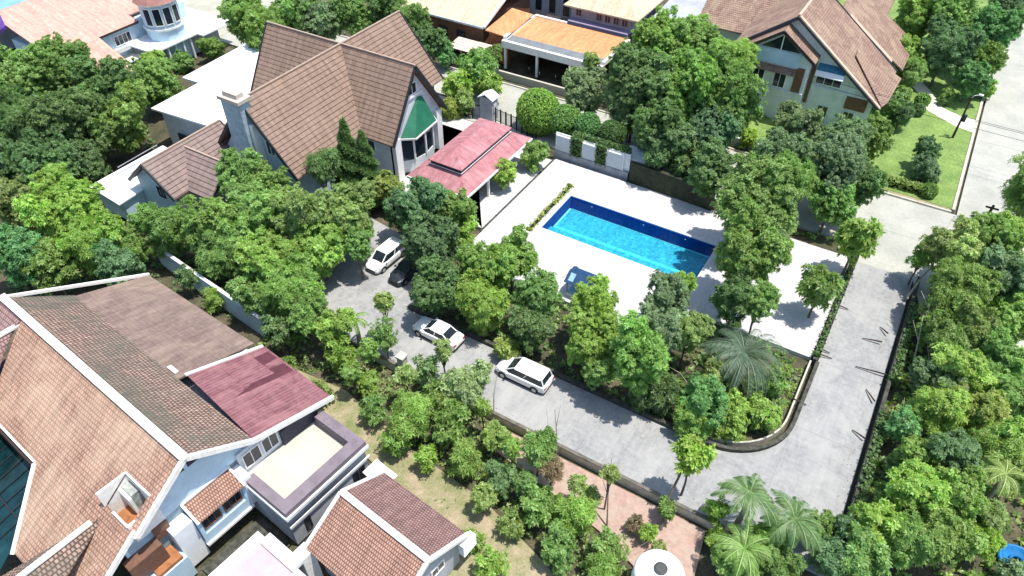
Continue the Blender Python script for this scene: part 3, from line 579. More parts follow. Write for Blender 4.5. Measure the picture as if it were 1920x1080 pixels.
m=MB().prism([(-66.9,2.2),(-61.2,2.2),(-61.2,9.6),(-60.0,9.6),(-60.0,15.2),(-71,15.2),(-71,4.5),(-66.9,4.5)],3.0,3.2); m.build('porch_roof',M['whiteroof'],H)
MB().box(-66.9,-62.4,3.0,14,0,3.0).build('porch_wall',M['greywall'],H)
for k in range(5): MB().box(-61.7,-61.4,3.4+k*1.25,3.65+k*1.25,0,3.0).build('column',M['wallwhite'],H)
tag(MB().slab([(-77.3,-8.3,8.75),(-73.6,-9.6,7.7),(-74.0,-8.2,7.9),(-77.0,-6.9,8.9)],.4).build('tarpaulin',M['purple']),'purple tarpaulin hanging on the salmon roof at the left edge','tarpaulin')
H=thing('flat_building','teal glazed flat roof behind the salmon house, in the very top left corner','building',(-90,2,0))
MB().box(-100,-86.5,-6,12,0,5).build('wall',M['greywall'],H); MB().box(-100.4,-86.2,-6.4,12.4,5,5.3).build('roof',plain('teal_sheet',(.22,.42,.42),.5,.2,.5),H); MB().box(-86.2,-85.9,-6.4,12.4,4.9,5.5).build('parapet',M['white'],H)

H=thing('house','low house with pale beige tiled roof and timber walls, top centre','house',(-31,33,0))
m=MB(); m.slab([(-40,28.8,5),(-25.6,28.8,5),(-25.6,36,7.6),(-40,36,7.6)],.18); m.slab([(-40,36,7.6),(-25.6,36,7.6),(-25.6,43,5),(-40,43,5)],.18); m.build('roof',M['beigeroof'],H)
each('bargeboard',M['wallwhite'],H,[((-25.5,28.8,4.95),(-25.5,36,7.6),.22,.3),((-40,28.7,4.85),(-25.6,28.7,4.85),.14,.25)])
MB().box(-39.4,-26.2,29.6,42.4,0,4.9).build('wall',M['brownpanel'],H)
for x in (-36,-33,-30): win(H,'y-',(x,29.6,2.6),1.4,1.4,2,1,'darktimber')
MB().slab([(-39.2,31.5,6.3),(-37.2,31.5,6.3),(-37.2,32.6,6.7),(-39.2,32.6,6.7)],.1).build('skylight',M['dark'],H)
MB().slab([(-25.4,28.9,4.6),(-21.9,28.9,4.4),(-21.9,36,5.0),(-25.4,36,5.2)],.15).build('porch_roof',M['orangeroof'],H,'orange sheet roof of the side porch')
MB().box(-25.2,-22.2,29.6,30.2,0,4.3).build('porch_wall',M['rust'],H)
H=thing('garden_shelter','small pale pink slatted shelter roof on posts in front of the beige-roofed house','shelter',(-26.5,26.8,0))
m=MB()
for k in range(5): m.slab([(-29.6,25.7+k*.58,2.5+k*.08),(-24.0,25.7+k*.58,2.5+k*.08),(-24.0,26.2+k*.58,2.57+k*.08),(-29.6,26.2+k*.58,2.57+k*.08)],.06)
m.build('roof',plain('pale_pink_sheet',(.70,.56,.48),.7,.1),H)
for x in (-29.2,-24.4):
    for y in (26,28.3): MB().box(x-.08,x+.08,y-.08,y+.08,0,2.5).build('post',M['white'],H)
H=thing('house','two-storey pinkish house with beige roof and orange carport roof, top centre right','house',(-14,36,0))
MB().slab([(-22,30.3,4.1),(-7.6,30.3,4.1),(-7.6,36.6,4.5),(-22,36.6,4.5)],.15).build('carport_roof',M['orangeroof'],H)
MB().slab([(-22.3,28.73,3.75),(-7.3,28.73,3.75),(-7.3,30.3,4.15),(-22.3,30.3,4.15)],.12).build('gutter_deck',plain('slate_grey_sheet',(.19,.21,.22),.7,.15,.8),H); MB().box(-22.4,-7.2,28.3,28.72,3.1,4.05).build('fascia',M['trim'],H)
each('parapet',M['trim'],H,[(-22.4,-21.9,28.73,37,3.96,4.5),(-7.6,-7.2,28.73,36.6,3.96,4.5),(-22,-17,36.6,37,4.2,4.7)],'box')
for x in (-22,-17,-12,-7.7): MB().box(x-.15,x+.15,28.5,28.8,0,3.1).build('column',M['white'],H)
MB().box(-21.5,-8,33.5,39.5,0,3.9).build('back_wall',M['darktimber'],H)
MB().box(-17.8,-8.6,39.7,50,0,6.2).build('wall',M['pinkwall'],H); MB().box(-17.6,-8.4,38.2,39.7,3.9,4.3).build('ledge',M['purpwall'],H)
for x in (-16.6,-13.4,-12.1,-10.8,-9.5): win(H,'y-',(x,39.7,5.2),.95,1.25,2,1,'pinkwall','brownpanel')
MB().box(-8.6,-8.4,39.9,49.8,0,6.1).build('side_wall',M['greywall'],H); win(H,'x+',(-8.4,43,4.6),1.4,1.4,2,1,'trim')
hip(H,-18.6,-7.3,38.7,51,6.2,8.6,4.2,M['beigeroof'],'roof',.2)
H=thing('grey_building','grey building with tall dark windows between the two beige roofs, top edge','building',(-24,48,0))
MB().box(-30,-18.9,45,56,0,5.5).build('wall',M['greywall'],H)
for k in range(4): win(H,'y-',(-28.5+k*2.4,45,3.2),1.3,3.2,1,1,'greywall')
H=thing('metal_shed','grey corrugated shed wall squeezed between the pinkish house and the rust-brown roof','shed',(-3,46,0))
MB().box(-6.8,-1.2,42,54,0,5.2).build('wall',tiles('corrugated_grey',(.40,.41,.42),(.33,.34,.36),.35,6,.05,bump=.1,offset=0),H); MB().slab([(-7,41.8,5.2),(-1,41.8,5.2),(-1,54,5.9),(-7,54,5.9)],.12).build('roof',M['greywall'],H)

# rust-brown house, top right
H=thing('house','rust-brown tiled house with two nested gables and pale green walls, top right','house',(13.6,38,0))
AP=12.8; sl=.735
def ry(x): return AP-sl*abs(x-13.6)
m=MB(); m.slab([(13.6,35,AP),(25,35,ry(25)),(25,45.6,ry(25)),(13.6,45.6,AP)],.2); m.build('roof',M['brickroof'],H,'right slope of the front roof')
m=MB(); m.slab([(13.6,35,AP-.01),(6.8,35,ry(6.8)),(6.8,47,ry(6.8)),(13.6,47,AP-.01)],.2); m.build('roof',M['brickroof'],H)
m=MB(); m.slab([(-.6,43,6),(13,42.4,6),(13,52,11.7),(-.6,52,11.7)],.2); m.slab([(-.6,52,11.7),(13,52,11.7),(13,61,6),(-.6,61,6)],.2); m.build('roof',M['brickroof'],H,'broad left roof slope')
m=MB(); m.slab([(16.5,46.6,10.0),(25.6,46.6,4.3),(25.6,56,4.3),(16.5,56,10.0)],.2); m.build('roof',M['brickroof'],H)
each('ridge_cap',plain('buff_ridge',(.55,.40,.30),.8,.15,2),H,[((13.6,34.95,AP+.04),(13.6,47,AP+.04),.3,.14),((13.62,34.98,AP-.05),(25.1,34.98,ry(25.1)-.05),.5,.16),((17.6,46.2,9.7),(24,46.2,5.2),.7,.3)])
each('bargeboard',M['soffit'],H,[((13.6,34.8,AP-.25),(25,34.8,ry(25)-.25),.1,.35),((13.6,34.8,AP-.25),(6.8,34.8,ry(6.8)-.25),.1,.35),((13.6,45.7,AP-.1),(25,45.7,ry(25)-.1),.12,.35)])
m=MB(); m.slab([(20.4,38.8,8.15),(25.6,36.4,4.6),(25.9,43.5,4.6),(20.3,40.8,8.2)],.15); m.slab([(20.4,38.8,8.15),(25.2,35.1,4.5),(25.6,36.4,4.6)],.15); m.build('hip_dormer',M['brickroof'],H)
IP=11.5; IS=.70
m=MB(); m.slab([(12.7,33.2,IP),(17.0,33.2,IP-IS*4.3),(17.0,36.2,IP-IS*4.3),(12.7,36.2,IP)],.18); m.slab([(12.7,33.2,IP),(7.6,33.2,IP-IS*5.1),(7.6,37.2,IP-IS*5.1),(12.7,37.2,IP)],.18); m.build('front_roof',M['brickroof'],H)
each('front_bargeboard',M['darktimber'],H,[((12.7,33.15,IP-.2),(17.05,33.15,IP-.2-IS*4.35),.1,.34),((12.7,33.15,IP-.2),(7.6,33.15,IP-.2-IS*5.1),.1,.34)])
MB().vslab([(7.2,35.7,0),(24.2,35.7,0),(24.2,35.7,4.9),(13.6,35.7,12.4),(7.2,35.7,7.9)],(0,.25,0)).build('gable_wall',M['greenwall'],H)
MB().vslab([(8.4,34.1,0),(16.4,34.1,0),(16.4,34.1,8.4),(12.7,34.1,11.0),(8.4,34.1,8.1)],(0,.25,0)).build('front_wall',M['wallwhite'],H)
MB().box(8.4,16.4,34.36,35.69,0,8.2).build('front_block',M['wallwhite'],H)
MB().box(7.4,24.0,35.96,46,0,4.9).build('wall',M['greenwall'],H); MB().box(0,12,44,60,0,6).build('wall',M['wallwhite'],H)
fo=MB().vslab([(10.4,34.0,8.9),(15.0,34.0,8.9),(12.7,34.0,10.6)],(0,.09,0)).build('gable_window',M['glass'],H); MB().box(12.64,12.76,33.93,33.995,8.9,10.6).build('mullion',M['white'],fo)
MB().box(10.2,15.2,33.96,34.09,7.1,8.75).build('blue_panel',M['bluewall'],H)
MB().slab([(9.6,34.08,6.9),(15.0,34.08,6.9),(15.0,33.3,6.4),(9.6,33.3,6.4)],.08).build('tile_canopy',M['brickroof'],H)
win(H,'y-',(13.4,34.1,5.2),1.5,1.9,2,1,'white'); win(H,'y-',(10.8,34.1,5.2),1.5,1.9,2,1,'white')
each('brown_panel',M['brownpanel'],H,[(15.0,16.0,34.0,34.09,4.2,7.2),(16.5,16.9,35.5,35.69,2.5,8.2),(21.2,23.6,35.55,35.69,3.0,4.5)],'box')
win(H,'y-',(18.7,35.7,5.9),3.0,1.5,3,1,'white')
MB().slab([(17.1,35.68,7.7),(20.3,35.68,7.7),(20.3,34.9,7.1),(17.1,34.9,7.1)],.08).build('awning',plain('blue_awning',(.05,.20,.30),.6,.2,2),H)
MB().slab([(17.1,34.9,7.09),(20.3,34.9,7.09),(20.3,34.55,6.6),(17.1,34.55,6.6)],.06).build('awning_valance',M['white'],H)
each('string_course',M['wallwhite'],H,[(16.5,24.1,35.58,35.69,4.62,4.86),(8.4,16.4,33.98,34.09,3.9,4.12)],'box')
for x in (11,15,19,22): win(H,'y-',(x,34.1 if x<16.4 else 35.7,1.9),1.3,1.5,2,1,'greenwall')
MB().box(17.5,19.5,60,66,0,6.0).build('back_block',M['pinkwall'],H)
H=thing('house','brown-roofed house corner with pale trim, top edge right of the rust-brown roof','house',(20,62,0))
m=MB(); m.slab([(15,58,6),(21,58,6),(21,66,8),(15,66,8)],.2); m.build('roof',M['brickroof'],H); MB().box(15.4,20.4,58.6,66,0,5.9).build('wall',M['wallwhite'],H); MB().box(15,21.1,57.9,58,5.6,5.95).build('fascia',M['trim'],H)

# gate, fences, round the pavilion
H=thing('gate_pillar','pale grey gate pillar with little gabled cap behind the red pavilion','gate pillar',(-16.6,16,0))
MB().box(-17.5,-15.7,15.3,16.6,-.3,3.0).build('pillar',M['greywall'],H); gwp=MB(); gwp.slab([(-17.7,15.1,3.0),(-16.6,15.1,3.6),(-16.6,16.8,3.6),(-17.7,16.8,3.0)],.12); gwp.slab([(-16.6,15.1,3.6),(-15.5,15.1,3.0),(-15.5,16.8,3.0),(-16.6,16.8,3.6)],.12); gwp.build('cap',M['white'],H)
MB().box(-15.68,-15.6,15.6,16.2,1.2,2.3).build('lamp',M['lamp'],H)
def rail(name,label,cat,a,b_,h,step,mt):
    e=thing(name,label,cat,(a[0],a[1],0)); A=Vector((*a,0));B=Vector((*b_,0)); n=max(2,int((B-A).length/step))
    for z in (.25,h-.1): MB().beam(A+Vector((0,0,z)),B+Vector((0,0,z)),.05,.06).build('rail',mt,e)
    for i in range(0,n+1,6):
        p=A+(B-A)*(i/n); MB().box(p.x-.06,p.x+.06,p.y-.06,p.y+.06,-.3,h+.1).build('post',mt,e)
    m=MB()
    for i in range(n+1):
        p=A+(B-A)*(i/n); m.box(p.x-.015,p.x+.015,p.y-.015,p.y+.015,.28,h-.13)
    m.build('bars',mt,e); return e
rail('gate','dark barred driveway gate between the gate pillar and the round clipped bushes','gate',(-15.4,15.6),(-9.0,14.6),1.9,.14,M['dark'])
rail('railing','dark railing beside the yellowish shrubs behind the brown-roofed house','railing',(-22.5,14.2),(-18.0,14.8),1.4,.14,M['dark'])
wall('garden_wall','grey garden wall running left from the gate pillar behind the shrubs','wall',[(-32,15.3),(-17.7,15.6)],1.5,.25,M['greywall'],True,capmat=M['dark'])
wall('roadside_wall','low pale wall along the road in front of the carport','low wall',[(-24,26.3),(-6,26.5)],.7,.25,M['cream'],True,capmat=M['cream'])
wall('garden_wall','low pale garden wall between the road and the rust-brown house, half under trees','low wall',[(-2,26.0),(24.5,26.0)],.9,.22,M['wallwhite'],True,capmat=M['white'])

# ------------------------------------------------------------------ cars
def car(name,label,cat,loc,rz,paint,L_=4.5,W_=1.78,hatch=False,h=1.46,group=None):
    """x forward. one lofted lower body, glazed cabin, roof, wheels, lamps"""
    e=thing(name,label,cat,loc,rz,group,local=True)
    hl=L_/2; st=[]   # stations: x, half width, z of shoulder, z of middle of the deck
    if hatch: xs=[(-1,.80,.80,.86),(-.97,.90,.92,.97),(-.80,.97,.95,.99),(-.4,1,.94,.97),(.15,1,.92,.95),(.5,.99,.90,.96),(.78,.94,.80,.88),(.93,.84,.66,.72),(1,.66,.52,.56)]
    else: xs=[(-1,.76,.78,.82),(-.96,.88,.90,.95),(-.75,.96,.94,1.0),(-.4,1,.93,.97),(.15,1,.91,.94),(.5,.99,.88,.94),(.78,.94,.78,.85),(.93,.84,.64,.70),(1,.66,.50,.54)]
    m=MB(); rings=[]
    for fx,fw,zs,zm in xs:
        x=fx*hl; w2=fw*W_/2
        pr=[(w2*.93,.26),(w2*1.0,.42),(w2*1.0,zs-.16),(w2*.965,zs-.03),(w2*.86,zs+.02),(w2*.45,zm-.008),(0,zm)]
        ring=[(x,-y,z) for y,z in pr]+[(x,y,z) for y,z in pr[:-1][::-1]]
        b0=len(m.v); m.v+=ring; rings.append(b0)
    n=13
    for i in range(len(rings)-1):
        for k in range(n-1): m.f.append((rings[i]+k,rings[i+1]+k,rings[i+1]+k+1,rings[i]+k+1)); m.uv+=[(0,0)]*4
        m.f.append((rings[i]+n-1,rings[i+1]+n-1,rings[i+1],rings[i])); m.uv+=[(0,0)]*4
    m.f.append(tuple(rings[0]+k for k in range(n))); m.uv+=[(0,0)]*n
    m.f.append(tuple(rings[-1]+k for k in range(n))[::-1]); m.uv+=[(0,0)]*n
    bo=m.build('body',paint,e,smooth=True)
    bo.data.set_sharp_from_angle(angle=R(38))
    # cabin: base ring and roof ring
    if hatch: b0,b1,r0,r1=-.94*hl,.60*hl,-.84*hl,.22*hl
    else: b0,b1,r0,r1=-.74*hl,.50*hl,-.42*hl,.14*hl
    zb=.93; wb=W_/2*.885; wr=W_/2*(.76 if hatch else .72)
    base=[(b0,-wb*.86),(b0+.25,-wb),(b1-.35,-wb),(b1,-wb*.80),(b1,wb*.80),(b1-.35,wb),(b0+.25,wb),(b0,wb*.86)]
    top=[(r0,-wr*.90),(r0+.15,-wr),(r1-.12,-wr),(r1,-wr*.88),(r1,wr*.88),(r1-.12,wr),(r0+.15,wr),(r0,wr*.90)]
    m=MB(); k=8
    for i in range(k): m.poly([(*base[i],zb-.06),(*base[(i+1)%k],zb-.06),(*top[(i+1)%k],h-.05),(*top[i],h-.05)])
    m.poly([(*p,h-.05) for p in top]); g=m.build('cabin_glass',M['glass'],e,smooth=False)
    m=MB(); ro=[(x*1.0+(.03 if x>0 else -.03),y*1.05) for x,y in top]; ri=[(x*.86,y*.8) for x,y in top]
    for i in range(k): m.poly([(*ro[i],h-.055),(*ro[(i+1)%k],h-.055),(*ri[(i+1)%k],h+.0),(*ri[i],h+.0)])
    m.poly([(*p,h) for p in ri]); m.poly([(*p,h-.06) for p in ro][::-1]); m.build('roof',paint,e,smooth=True)
    pil=[]
    for i in (0,1,2,3,4,5,6,7):
        if i in (0,7,3,4,1,6,2,5): pil.append(((base[i][0],base[i][1]*1.005,zb-.02),(top[i][0],top[i][1]*1.01,h-.05)))
    mid=(b0+b1)/2+.1
    for i,(a,b_) in enumerate(pil):
        if i in (0,7,3,4): MB().beam(a,b_,.09,.07).build('pillar',paint,e)
    for s in (-1,1): MB().beam((mid,s*wb*1.0,zb-.02),((r0+r1)/2+.05,s*wr*1.01,h-.06),.07,.05).build('pillar',paint,e)
    for fx in (-.62,.64):
        for s in (-1,1):
            y=s*(W_/2-.11); x=fx*hl
            def wheel_tube(r,hw,mt,par,nm,yo=0):
                m=MB(); b_=[]; nn=18
                for yy in (-hw,hw):
                    s0=len(m.v); b_.append(s0)
                    for q in range(nn): m.v.append((x+r*math.cos(2*math.pi*q/nn),y+yo+yy,.32+r*math.sin(2*math.pi*q/nn)))
                for q in range(nn): m.f.append((b_[0]+q,b_[0]+(q+1)%nn,b_[1]+(q+1)%nn,b_[1]+q)); m.uv+=[(0,0)]*4
                m.f.append(tuple(b_[0]+q for q in range(nn))[::-1]); m.f.append(tuple(b_[1]+q for q in range(nn))); m.uv+=[(0,0)]*(2*nn)
                return m.build(nm,mt,par)
            wh=wheel_tube(.325,.115,M['rubber'],e,'wheel'); wheel_tube(.20,.02,M['alloy'],wh,'rim',s*.105)
            m=MB(); nn=14    # dark wheel arch
            m.poly([(x+.39*math.cos(math.pi*q/nn),s*(W_/2+.004),.34+.39*math.sin(math.pi*q/nn)) for q in range(nn+1)][::s]); m.build('wheel_arch',M['rubber'],e)
    for s in (-1,1):
        MB().vslab([(hl*.80,s*W_/2*.88,.66),(hl*.97,s*W_/2*.62,.60),(hl*.965,s*W_/2*.60,.70),(hl*.79,s*W_/2*.86,.80)],(.02,s*.05,.02)).build('headlight',M['lamp'],e)
        MB().box(-hl-.01,-hl+.12,min(s*W_/2*.50,s*W_/2*.84),max(s*W_/2*.50,s*W_/2*.84),.66,.84).build('tail_light',M['redlamp'],e)
        MB().box(b1-.45,b1-.28,min(s*(W_/2-.02),s*(W_/2+.15)),max(s*(W_/2-.02),s*(W_/2+.15)),.92,1.05).build('mirror',paint,e,bevel=.02)
        MB().box(-hl*.5,hl*.5,min(s*W_/2*.95,s*W_/2*1.003),max(s*W_/2*.95,s*W_/2*1.003),.22,.33).build('sill',M['rubber'],e)
        for xx in (mid-.45,mid+.5): MB().box(xx,xx+.16,min(s*W_/2*.99,s*W_/2*1.012),max(s*W_/2*.99,s*W_/2*1.012),.74,.77).build('door_handle',M['alloy'],e)
    MB().box(hl*.93,hl*1.005,-W_*.27,W_*.27,.30,.50).build('grille',M['rubber'],e,bevel=.02)
    MB().box(-hl-.015,-hl*.93,-W_*.42,W_*.42,.24,.40).build('rear_bumper',M['rubber'],e,bevel=.02)
    MB().box(-hl-.022,-hl,-.22,.22,.60,.70).build('number_plate',M['trim'],e)
    return e
car('parked_car','white hatchback parked at the upper end of the driveway with its nose towards us','car',(-10.35,-12.3,0),R(-92),M['carwhite'],4.5,1.88,True,1.58,'cars on the driveway')
car('parked_car','black car almost hidden under the tree, beside the white hatchback','car',(-7.4,-12.6,0),R(-94),M['cardark'],4.4,1.78,False,1.45,'cars on the driveway')
car('parked_car','white saloon on the driveway, middle of the three white cars','car',(-.15,-17.95,0),R(178),M['carwhite'],4.7,1.84,False,1.46,'cars on the driveway')
car('parked_car','white hatchback on the driveway nearest the camera, against the dark retaining wall','car',(8.6,-18.05,0),R(180),M['carwhite'],4.75,1.92,True,1.62,'cars on the driveway')
car('covered_car','purple-blue car in the shade of the carport at the top','car',(-10.2,29.6,0),R(-88),plain('purple_car_paint',(.14,.08,.26),.35,.2),4.2,1.75,True,1.5)
def bike(loc,rz,label):
    e=thing('motorbike',label,'motorbike',loc,rz,'motorbikes under the carport',local=True)
    for x in (-.62,.62): 
        m=MB(); 
        pts=[(x+.28*math.cos(2*math.pi*q/16),0,.28+.28*math.sin(2*math.pi*q/16)) for q in range(17)]; m.tube(pts,.05,6,False); m.build('wheel',M['rubber'],e)
    MB().tube([(-.6,0,.5),(-.2,0,.62),(.15,0,.45),(.45,0,.62)],[.10,.17,.13,.10],8).build('body',M['cardark'],e,smooth=True)
    MB().tube([(-.75,0,.76),(-.1,0,.74)],[.10,.13],8).build('seat',M['rubber'],e); MB().tube([(.62,0,.28),(.42,0,1.0)],.035,6).build('fork',M['alloy'],e)
    MB().tube([(.36,-.34,1.04),(.44,0,1.0),(.36,.34,1.04)],.025,6).build('handlebar',M['dark'],e); MB().lathe((.55,0,.85),[(.02,-.08),(.09,0),(.02,.08)],8).build('headlight',M['lamp'],e)
bike((-18.6,29.3,0),R(-60),'dark motorbike at the left end under the carport roof'); bike((-16.6,28.9,0),R(-70),'motorbike between the left motorbike and the small white table under the carport'); bike((-14.4,29.0,0),R(-50),'motorbike nearest the purple-blue car under the carport')

# ------------------------------------------------------------------ things about the place
H=thing('lamp_post','grey street lamp pole with a meter box, standing on the lawn by the pale path','lamp post',(33.7,40.9,0))
MB().tube([(33.7,40.9,0),(33.7,40.9,5.4)],[.14,.09],8).build('pole',M['darktimber'],H); MB().tube([(33.7,40.9,5.3),(33.9,41.1,5.6),(34.5,41.6,5.65)],.05,6).build('arm',M['alloy'],H); MB().box(34.3,34.8,41.4,41.8,5.55,5.68).build('lamp_head',M['lamp'],H,bevel=.03)
MB().box(33.8,34.15,40.7,41.1,2.4,3.2).build('meter_box',M['dark'],H)
H=thing('utility_pole','dark utility pole at the road junction, rising out of the thicket by the concrete road','utility pole',(38.6,24.3,0))
MB().tube([(38.6,23.9,-.3),(38.7,24.0,2.6)],[.16,.13],8).build('pole',M['darktimber'],H); MB().box(38.1,39.3,23.9,24.1,2.2,2.32).build('crossarm',M['darktimber'],H)
for i,(y0,z) in enumerate(((36.6,6.2),(35.6,6.5),(34.6,6.2))):
    pts=[(u,y0-.03*(u-20)+0,z-1.1*(1-((u-40)/34)**2)) for u in range(6,76,5)]
    tag(MB().tube(pts,.022,5).build('overhead_cable',M['dark']),('lowest','middle','topmost')[i]+' of the three thin cables crossing above the lawn and the road','cable','overhead cables')
H=thing('water_tank','big white round water tank with a dark lid at the bottom edge','water tank',(24.85,-29.1,0))
MB().lathe((24.85,-29.1,0),[(1.55,-.3),(1.6,.1),(1.6,2.6),(1.5,2.85),(1.0,3.12),(.45,3.22)],36).build('tank',M['white'],H,smooth=True)
MB().lathe((24.85,-29.1,0),[(.40,3.2),(.42,3.34),(.3,3.40)],24).build('lid',plain('dark_lid',(.06,.065,.06),.6,.1),H)
each('band',M['trim'],H,[((24.85,-29.1,0),[(1.61,z),(1.64,z+.04),(1.61,z+.08)],36) for z in (.8,1.6)],'lathe')
H=thing('day_bed','dark blue canopied day bed half hidden by trees beside the pool deck','day bed',(8.0,-6.7,0))
MB().box(6.9,9.1,-7.6,-5.8,.1,.45).build('frame',M['white'],H,bevel=.03); MB().box(7.0,9.0,-7.5,-5.9,.45,.62).build('mattress',M['paleblue'],H,bevel=.05)
for x in (6.95,9.05):
    for y in (-7.55,-5.85): MB().tube([(x,y,.1),(x,y,2.0)],.04,6).build('post',M['dark'],H)
cn=MB(); cn.slab([(6.7,-7.8,1.9),(9.3,-7.8,1.9),(9.3,-6.7,2.5),(6.7,-6.7,2.5)],.05); cn.slab([(6.7,-6.7,2.5),(9.3,-6.7,2.5),(9.3,-5.6,2.0),(6.7,-5.6,2.0)],.05); cn=cn.build('canopy',M['navy'],H)
MB().slab([(7.0,-7.6,2.03),(7.5,-7.6,2.03),(7.5,-6.9,2.42),(7.0,-6.9,2.42)],.01).build('stripe',M['paleblue'],cn)
sk=G(1054,521,.14); sk2=G(1079,503,.14)
H=thing('pool_skimmer','long-handled pool skimmer with dark net lying on the white deck','skimmer',(sk.x,sk.y,0)); MB().tube([sk,sk2],.03,6).build('handle',M['alloy'],H)
MB().lathe((sk2.x,sk2.y,.13),[(.26,0),(.28,.05),(.2,.07)],12).build('net',M['dark'],H)
bt=G(1912,1047,.3); H=thing('paddling_pool','round blue plastic paddling pool at the lower right corner','paddling pool',(bt.x,bt.y,0))
MB().lathe((bt.x,bt.y,-.3),[(1.1,0),(1.2,.2),(1.15,.4),(1.02,.4),(.99,.15)],28).build('ring',M['blue'],H,smooth=True); MB().lathe((bt.x,bt.y,-.3),[(.985,.08),(.985,.13)],28).build('base',M['paleblue'],H)
MB().lathe((bt.x,bt.y,-.3),[(.42,.14),(.5,.25),(.42,.33),(.34,.25),(.32,.15)],20).build('inner_ring',M['blue'],H)
# thin sticks leaning out over both edges of the driveway
stk=[((1665,703),(1604,687),'longest thin dark stick leaning out over the driveway from the right wall'),((1654,641),(1617,634),'thin dark stick just above the longest stick on the right wall'),((1665,625),(1650,613),'short dark stick high on the right wall, near the leafy shoot'),((1640,752),(1624,730),'short dark stick low on the right wall, below the longest stick'),((1622,822),(1598,806),'lowest dark stick on the right wall of the driveway'),
((1528,649),(1556,662),'short dark stick leaning out from the planter wall, across from the longest stick'),((1524,660),(1560,672),'pale thin stick just below the short stick on the planter wall'),((1488,748),(1512,759),'lowest short stick on the left edge of the driveway'),((1561,568),(1591,580),'topmost short stick on the left edge of the driveway, under the leafy tree')]
for a,b_,lb in stk:
    A=G(*a,.34); B=G(*b_,.10); H=tag(MB().tube([A,(A+B)/2+Vector((0,0,.02)),B],[.07,.06,.035],6).build('stick',M['darktimber']),lb,'stick','sticks leaning over the driveway')
# ------------------------------------------------------------------ vegetation
COL=dict(bright=(.26,.39,.075),mid=(.205,.325,.08),dark=(.135,.225,.075),blue=(.145,.245,.11),olive=(.27,.345,.10),grey=(.205,.285,.135),lime=(.31,.42,.07),emer=(.15,.31,.11),yellow=(.38,.40,.09),pale=(.29,.38,.18),brown=(.22,.17,.09),palm=(.10,.155,.095),weed=(.25,.31,.11))
def leafmesh(name,C,Nn,L,W,k=5,spread=.9,lift=.35,seed=0,droop=.15,group=0):
    rg=np.random.default_rng(seed); n=len(C)
    Nn=Nn/np.linalg.norm(Nn,axis=1,keepdims=True)
    a=np.cross(Nn,rg.normal(size=(n,3))); a/=np.linalg.norm(a,axis=1,keepdims=True)+1e-9; b=np.cross(Nn,a)
    V=[];ph0=rg.uniform(0,6.28,n); rnd=[]
    base=rg.uniform(0,1,n)
    if group: base=base*.35+.65*np.repeat(rg.uniform(0,1,n//group),group)
    for i in range(k):
        ph=ph0+6.283*i/k+rg.normal(0,.3,n); t=a*np.cos(ph)[:,None]+b*np.sin(ph)[:,None]
        l=t*spread+Nn*(lift+rg.normal(0,.25,n)[:,None]*.8); l/=np.linalg.norm(l,axis=1,keepdims=True)
        s=np.cross(l,Nn+rg.normal(0,.25,(n,3))); s/=np.linalg.norm(s,axis=1,keepdims=True)+1e-9
        Li=L*rg.uniform(.65,1.2,n)[:,None]; Wi=W*rg.uniform(.75,1.2,n)[:,None]
        dz=np.zeros((n,3)); dz[:,2]=-droop
        p0=C; p1=C+l*Li*.5+s*Wi; p2=C+l*Li+dz*Li; p3=C+l*Li*.5-s*Wi
        V.append(np.stack([p0,p1,p2,p3],1)); rnd.append(np.clip(base*.6+rg.uniform(0,.4,n),0,1))
    V=np.concatenate(V,0); rnd=np.concatenate(rnd,0); q=len(V)
    me=bpy.data.meshes.new(name); me.vertices.add(q*4); me.vertices.foreach_set('co',V.reshape(-1).astype(np.float32))
    me.loops.add(q*4); me.loops.foreach_set('vertex_index',np.arange(q*4,dtype=np.int32))
    me.polygons.add(q); me.polygons.foreach_set('loop_start',np.arange(0,q*4,4,dtype=np.int32)); me.polygons.foreach_set('loop_total',np.full(q,4,dtype=np.int32))
    at=me.attributes.new('rnd','FLOAT','FACE'); at.data.foreach_set('value',rnd.astype(np.float32))
    me.materials.append(M['leaf']); me.update(calc_edges=True); me.validate(); return me
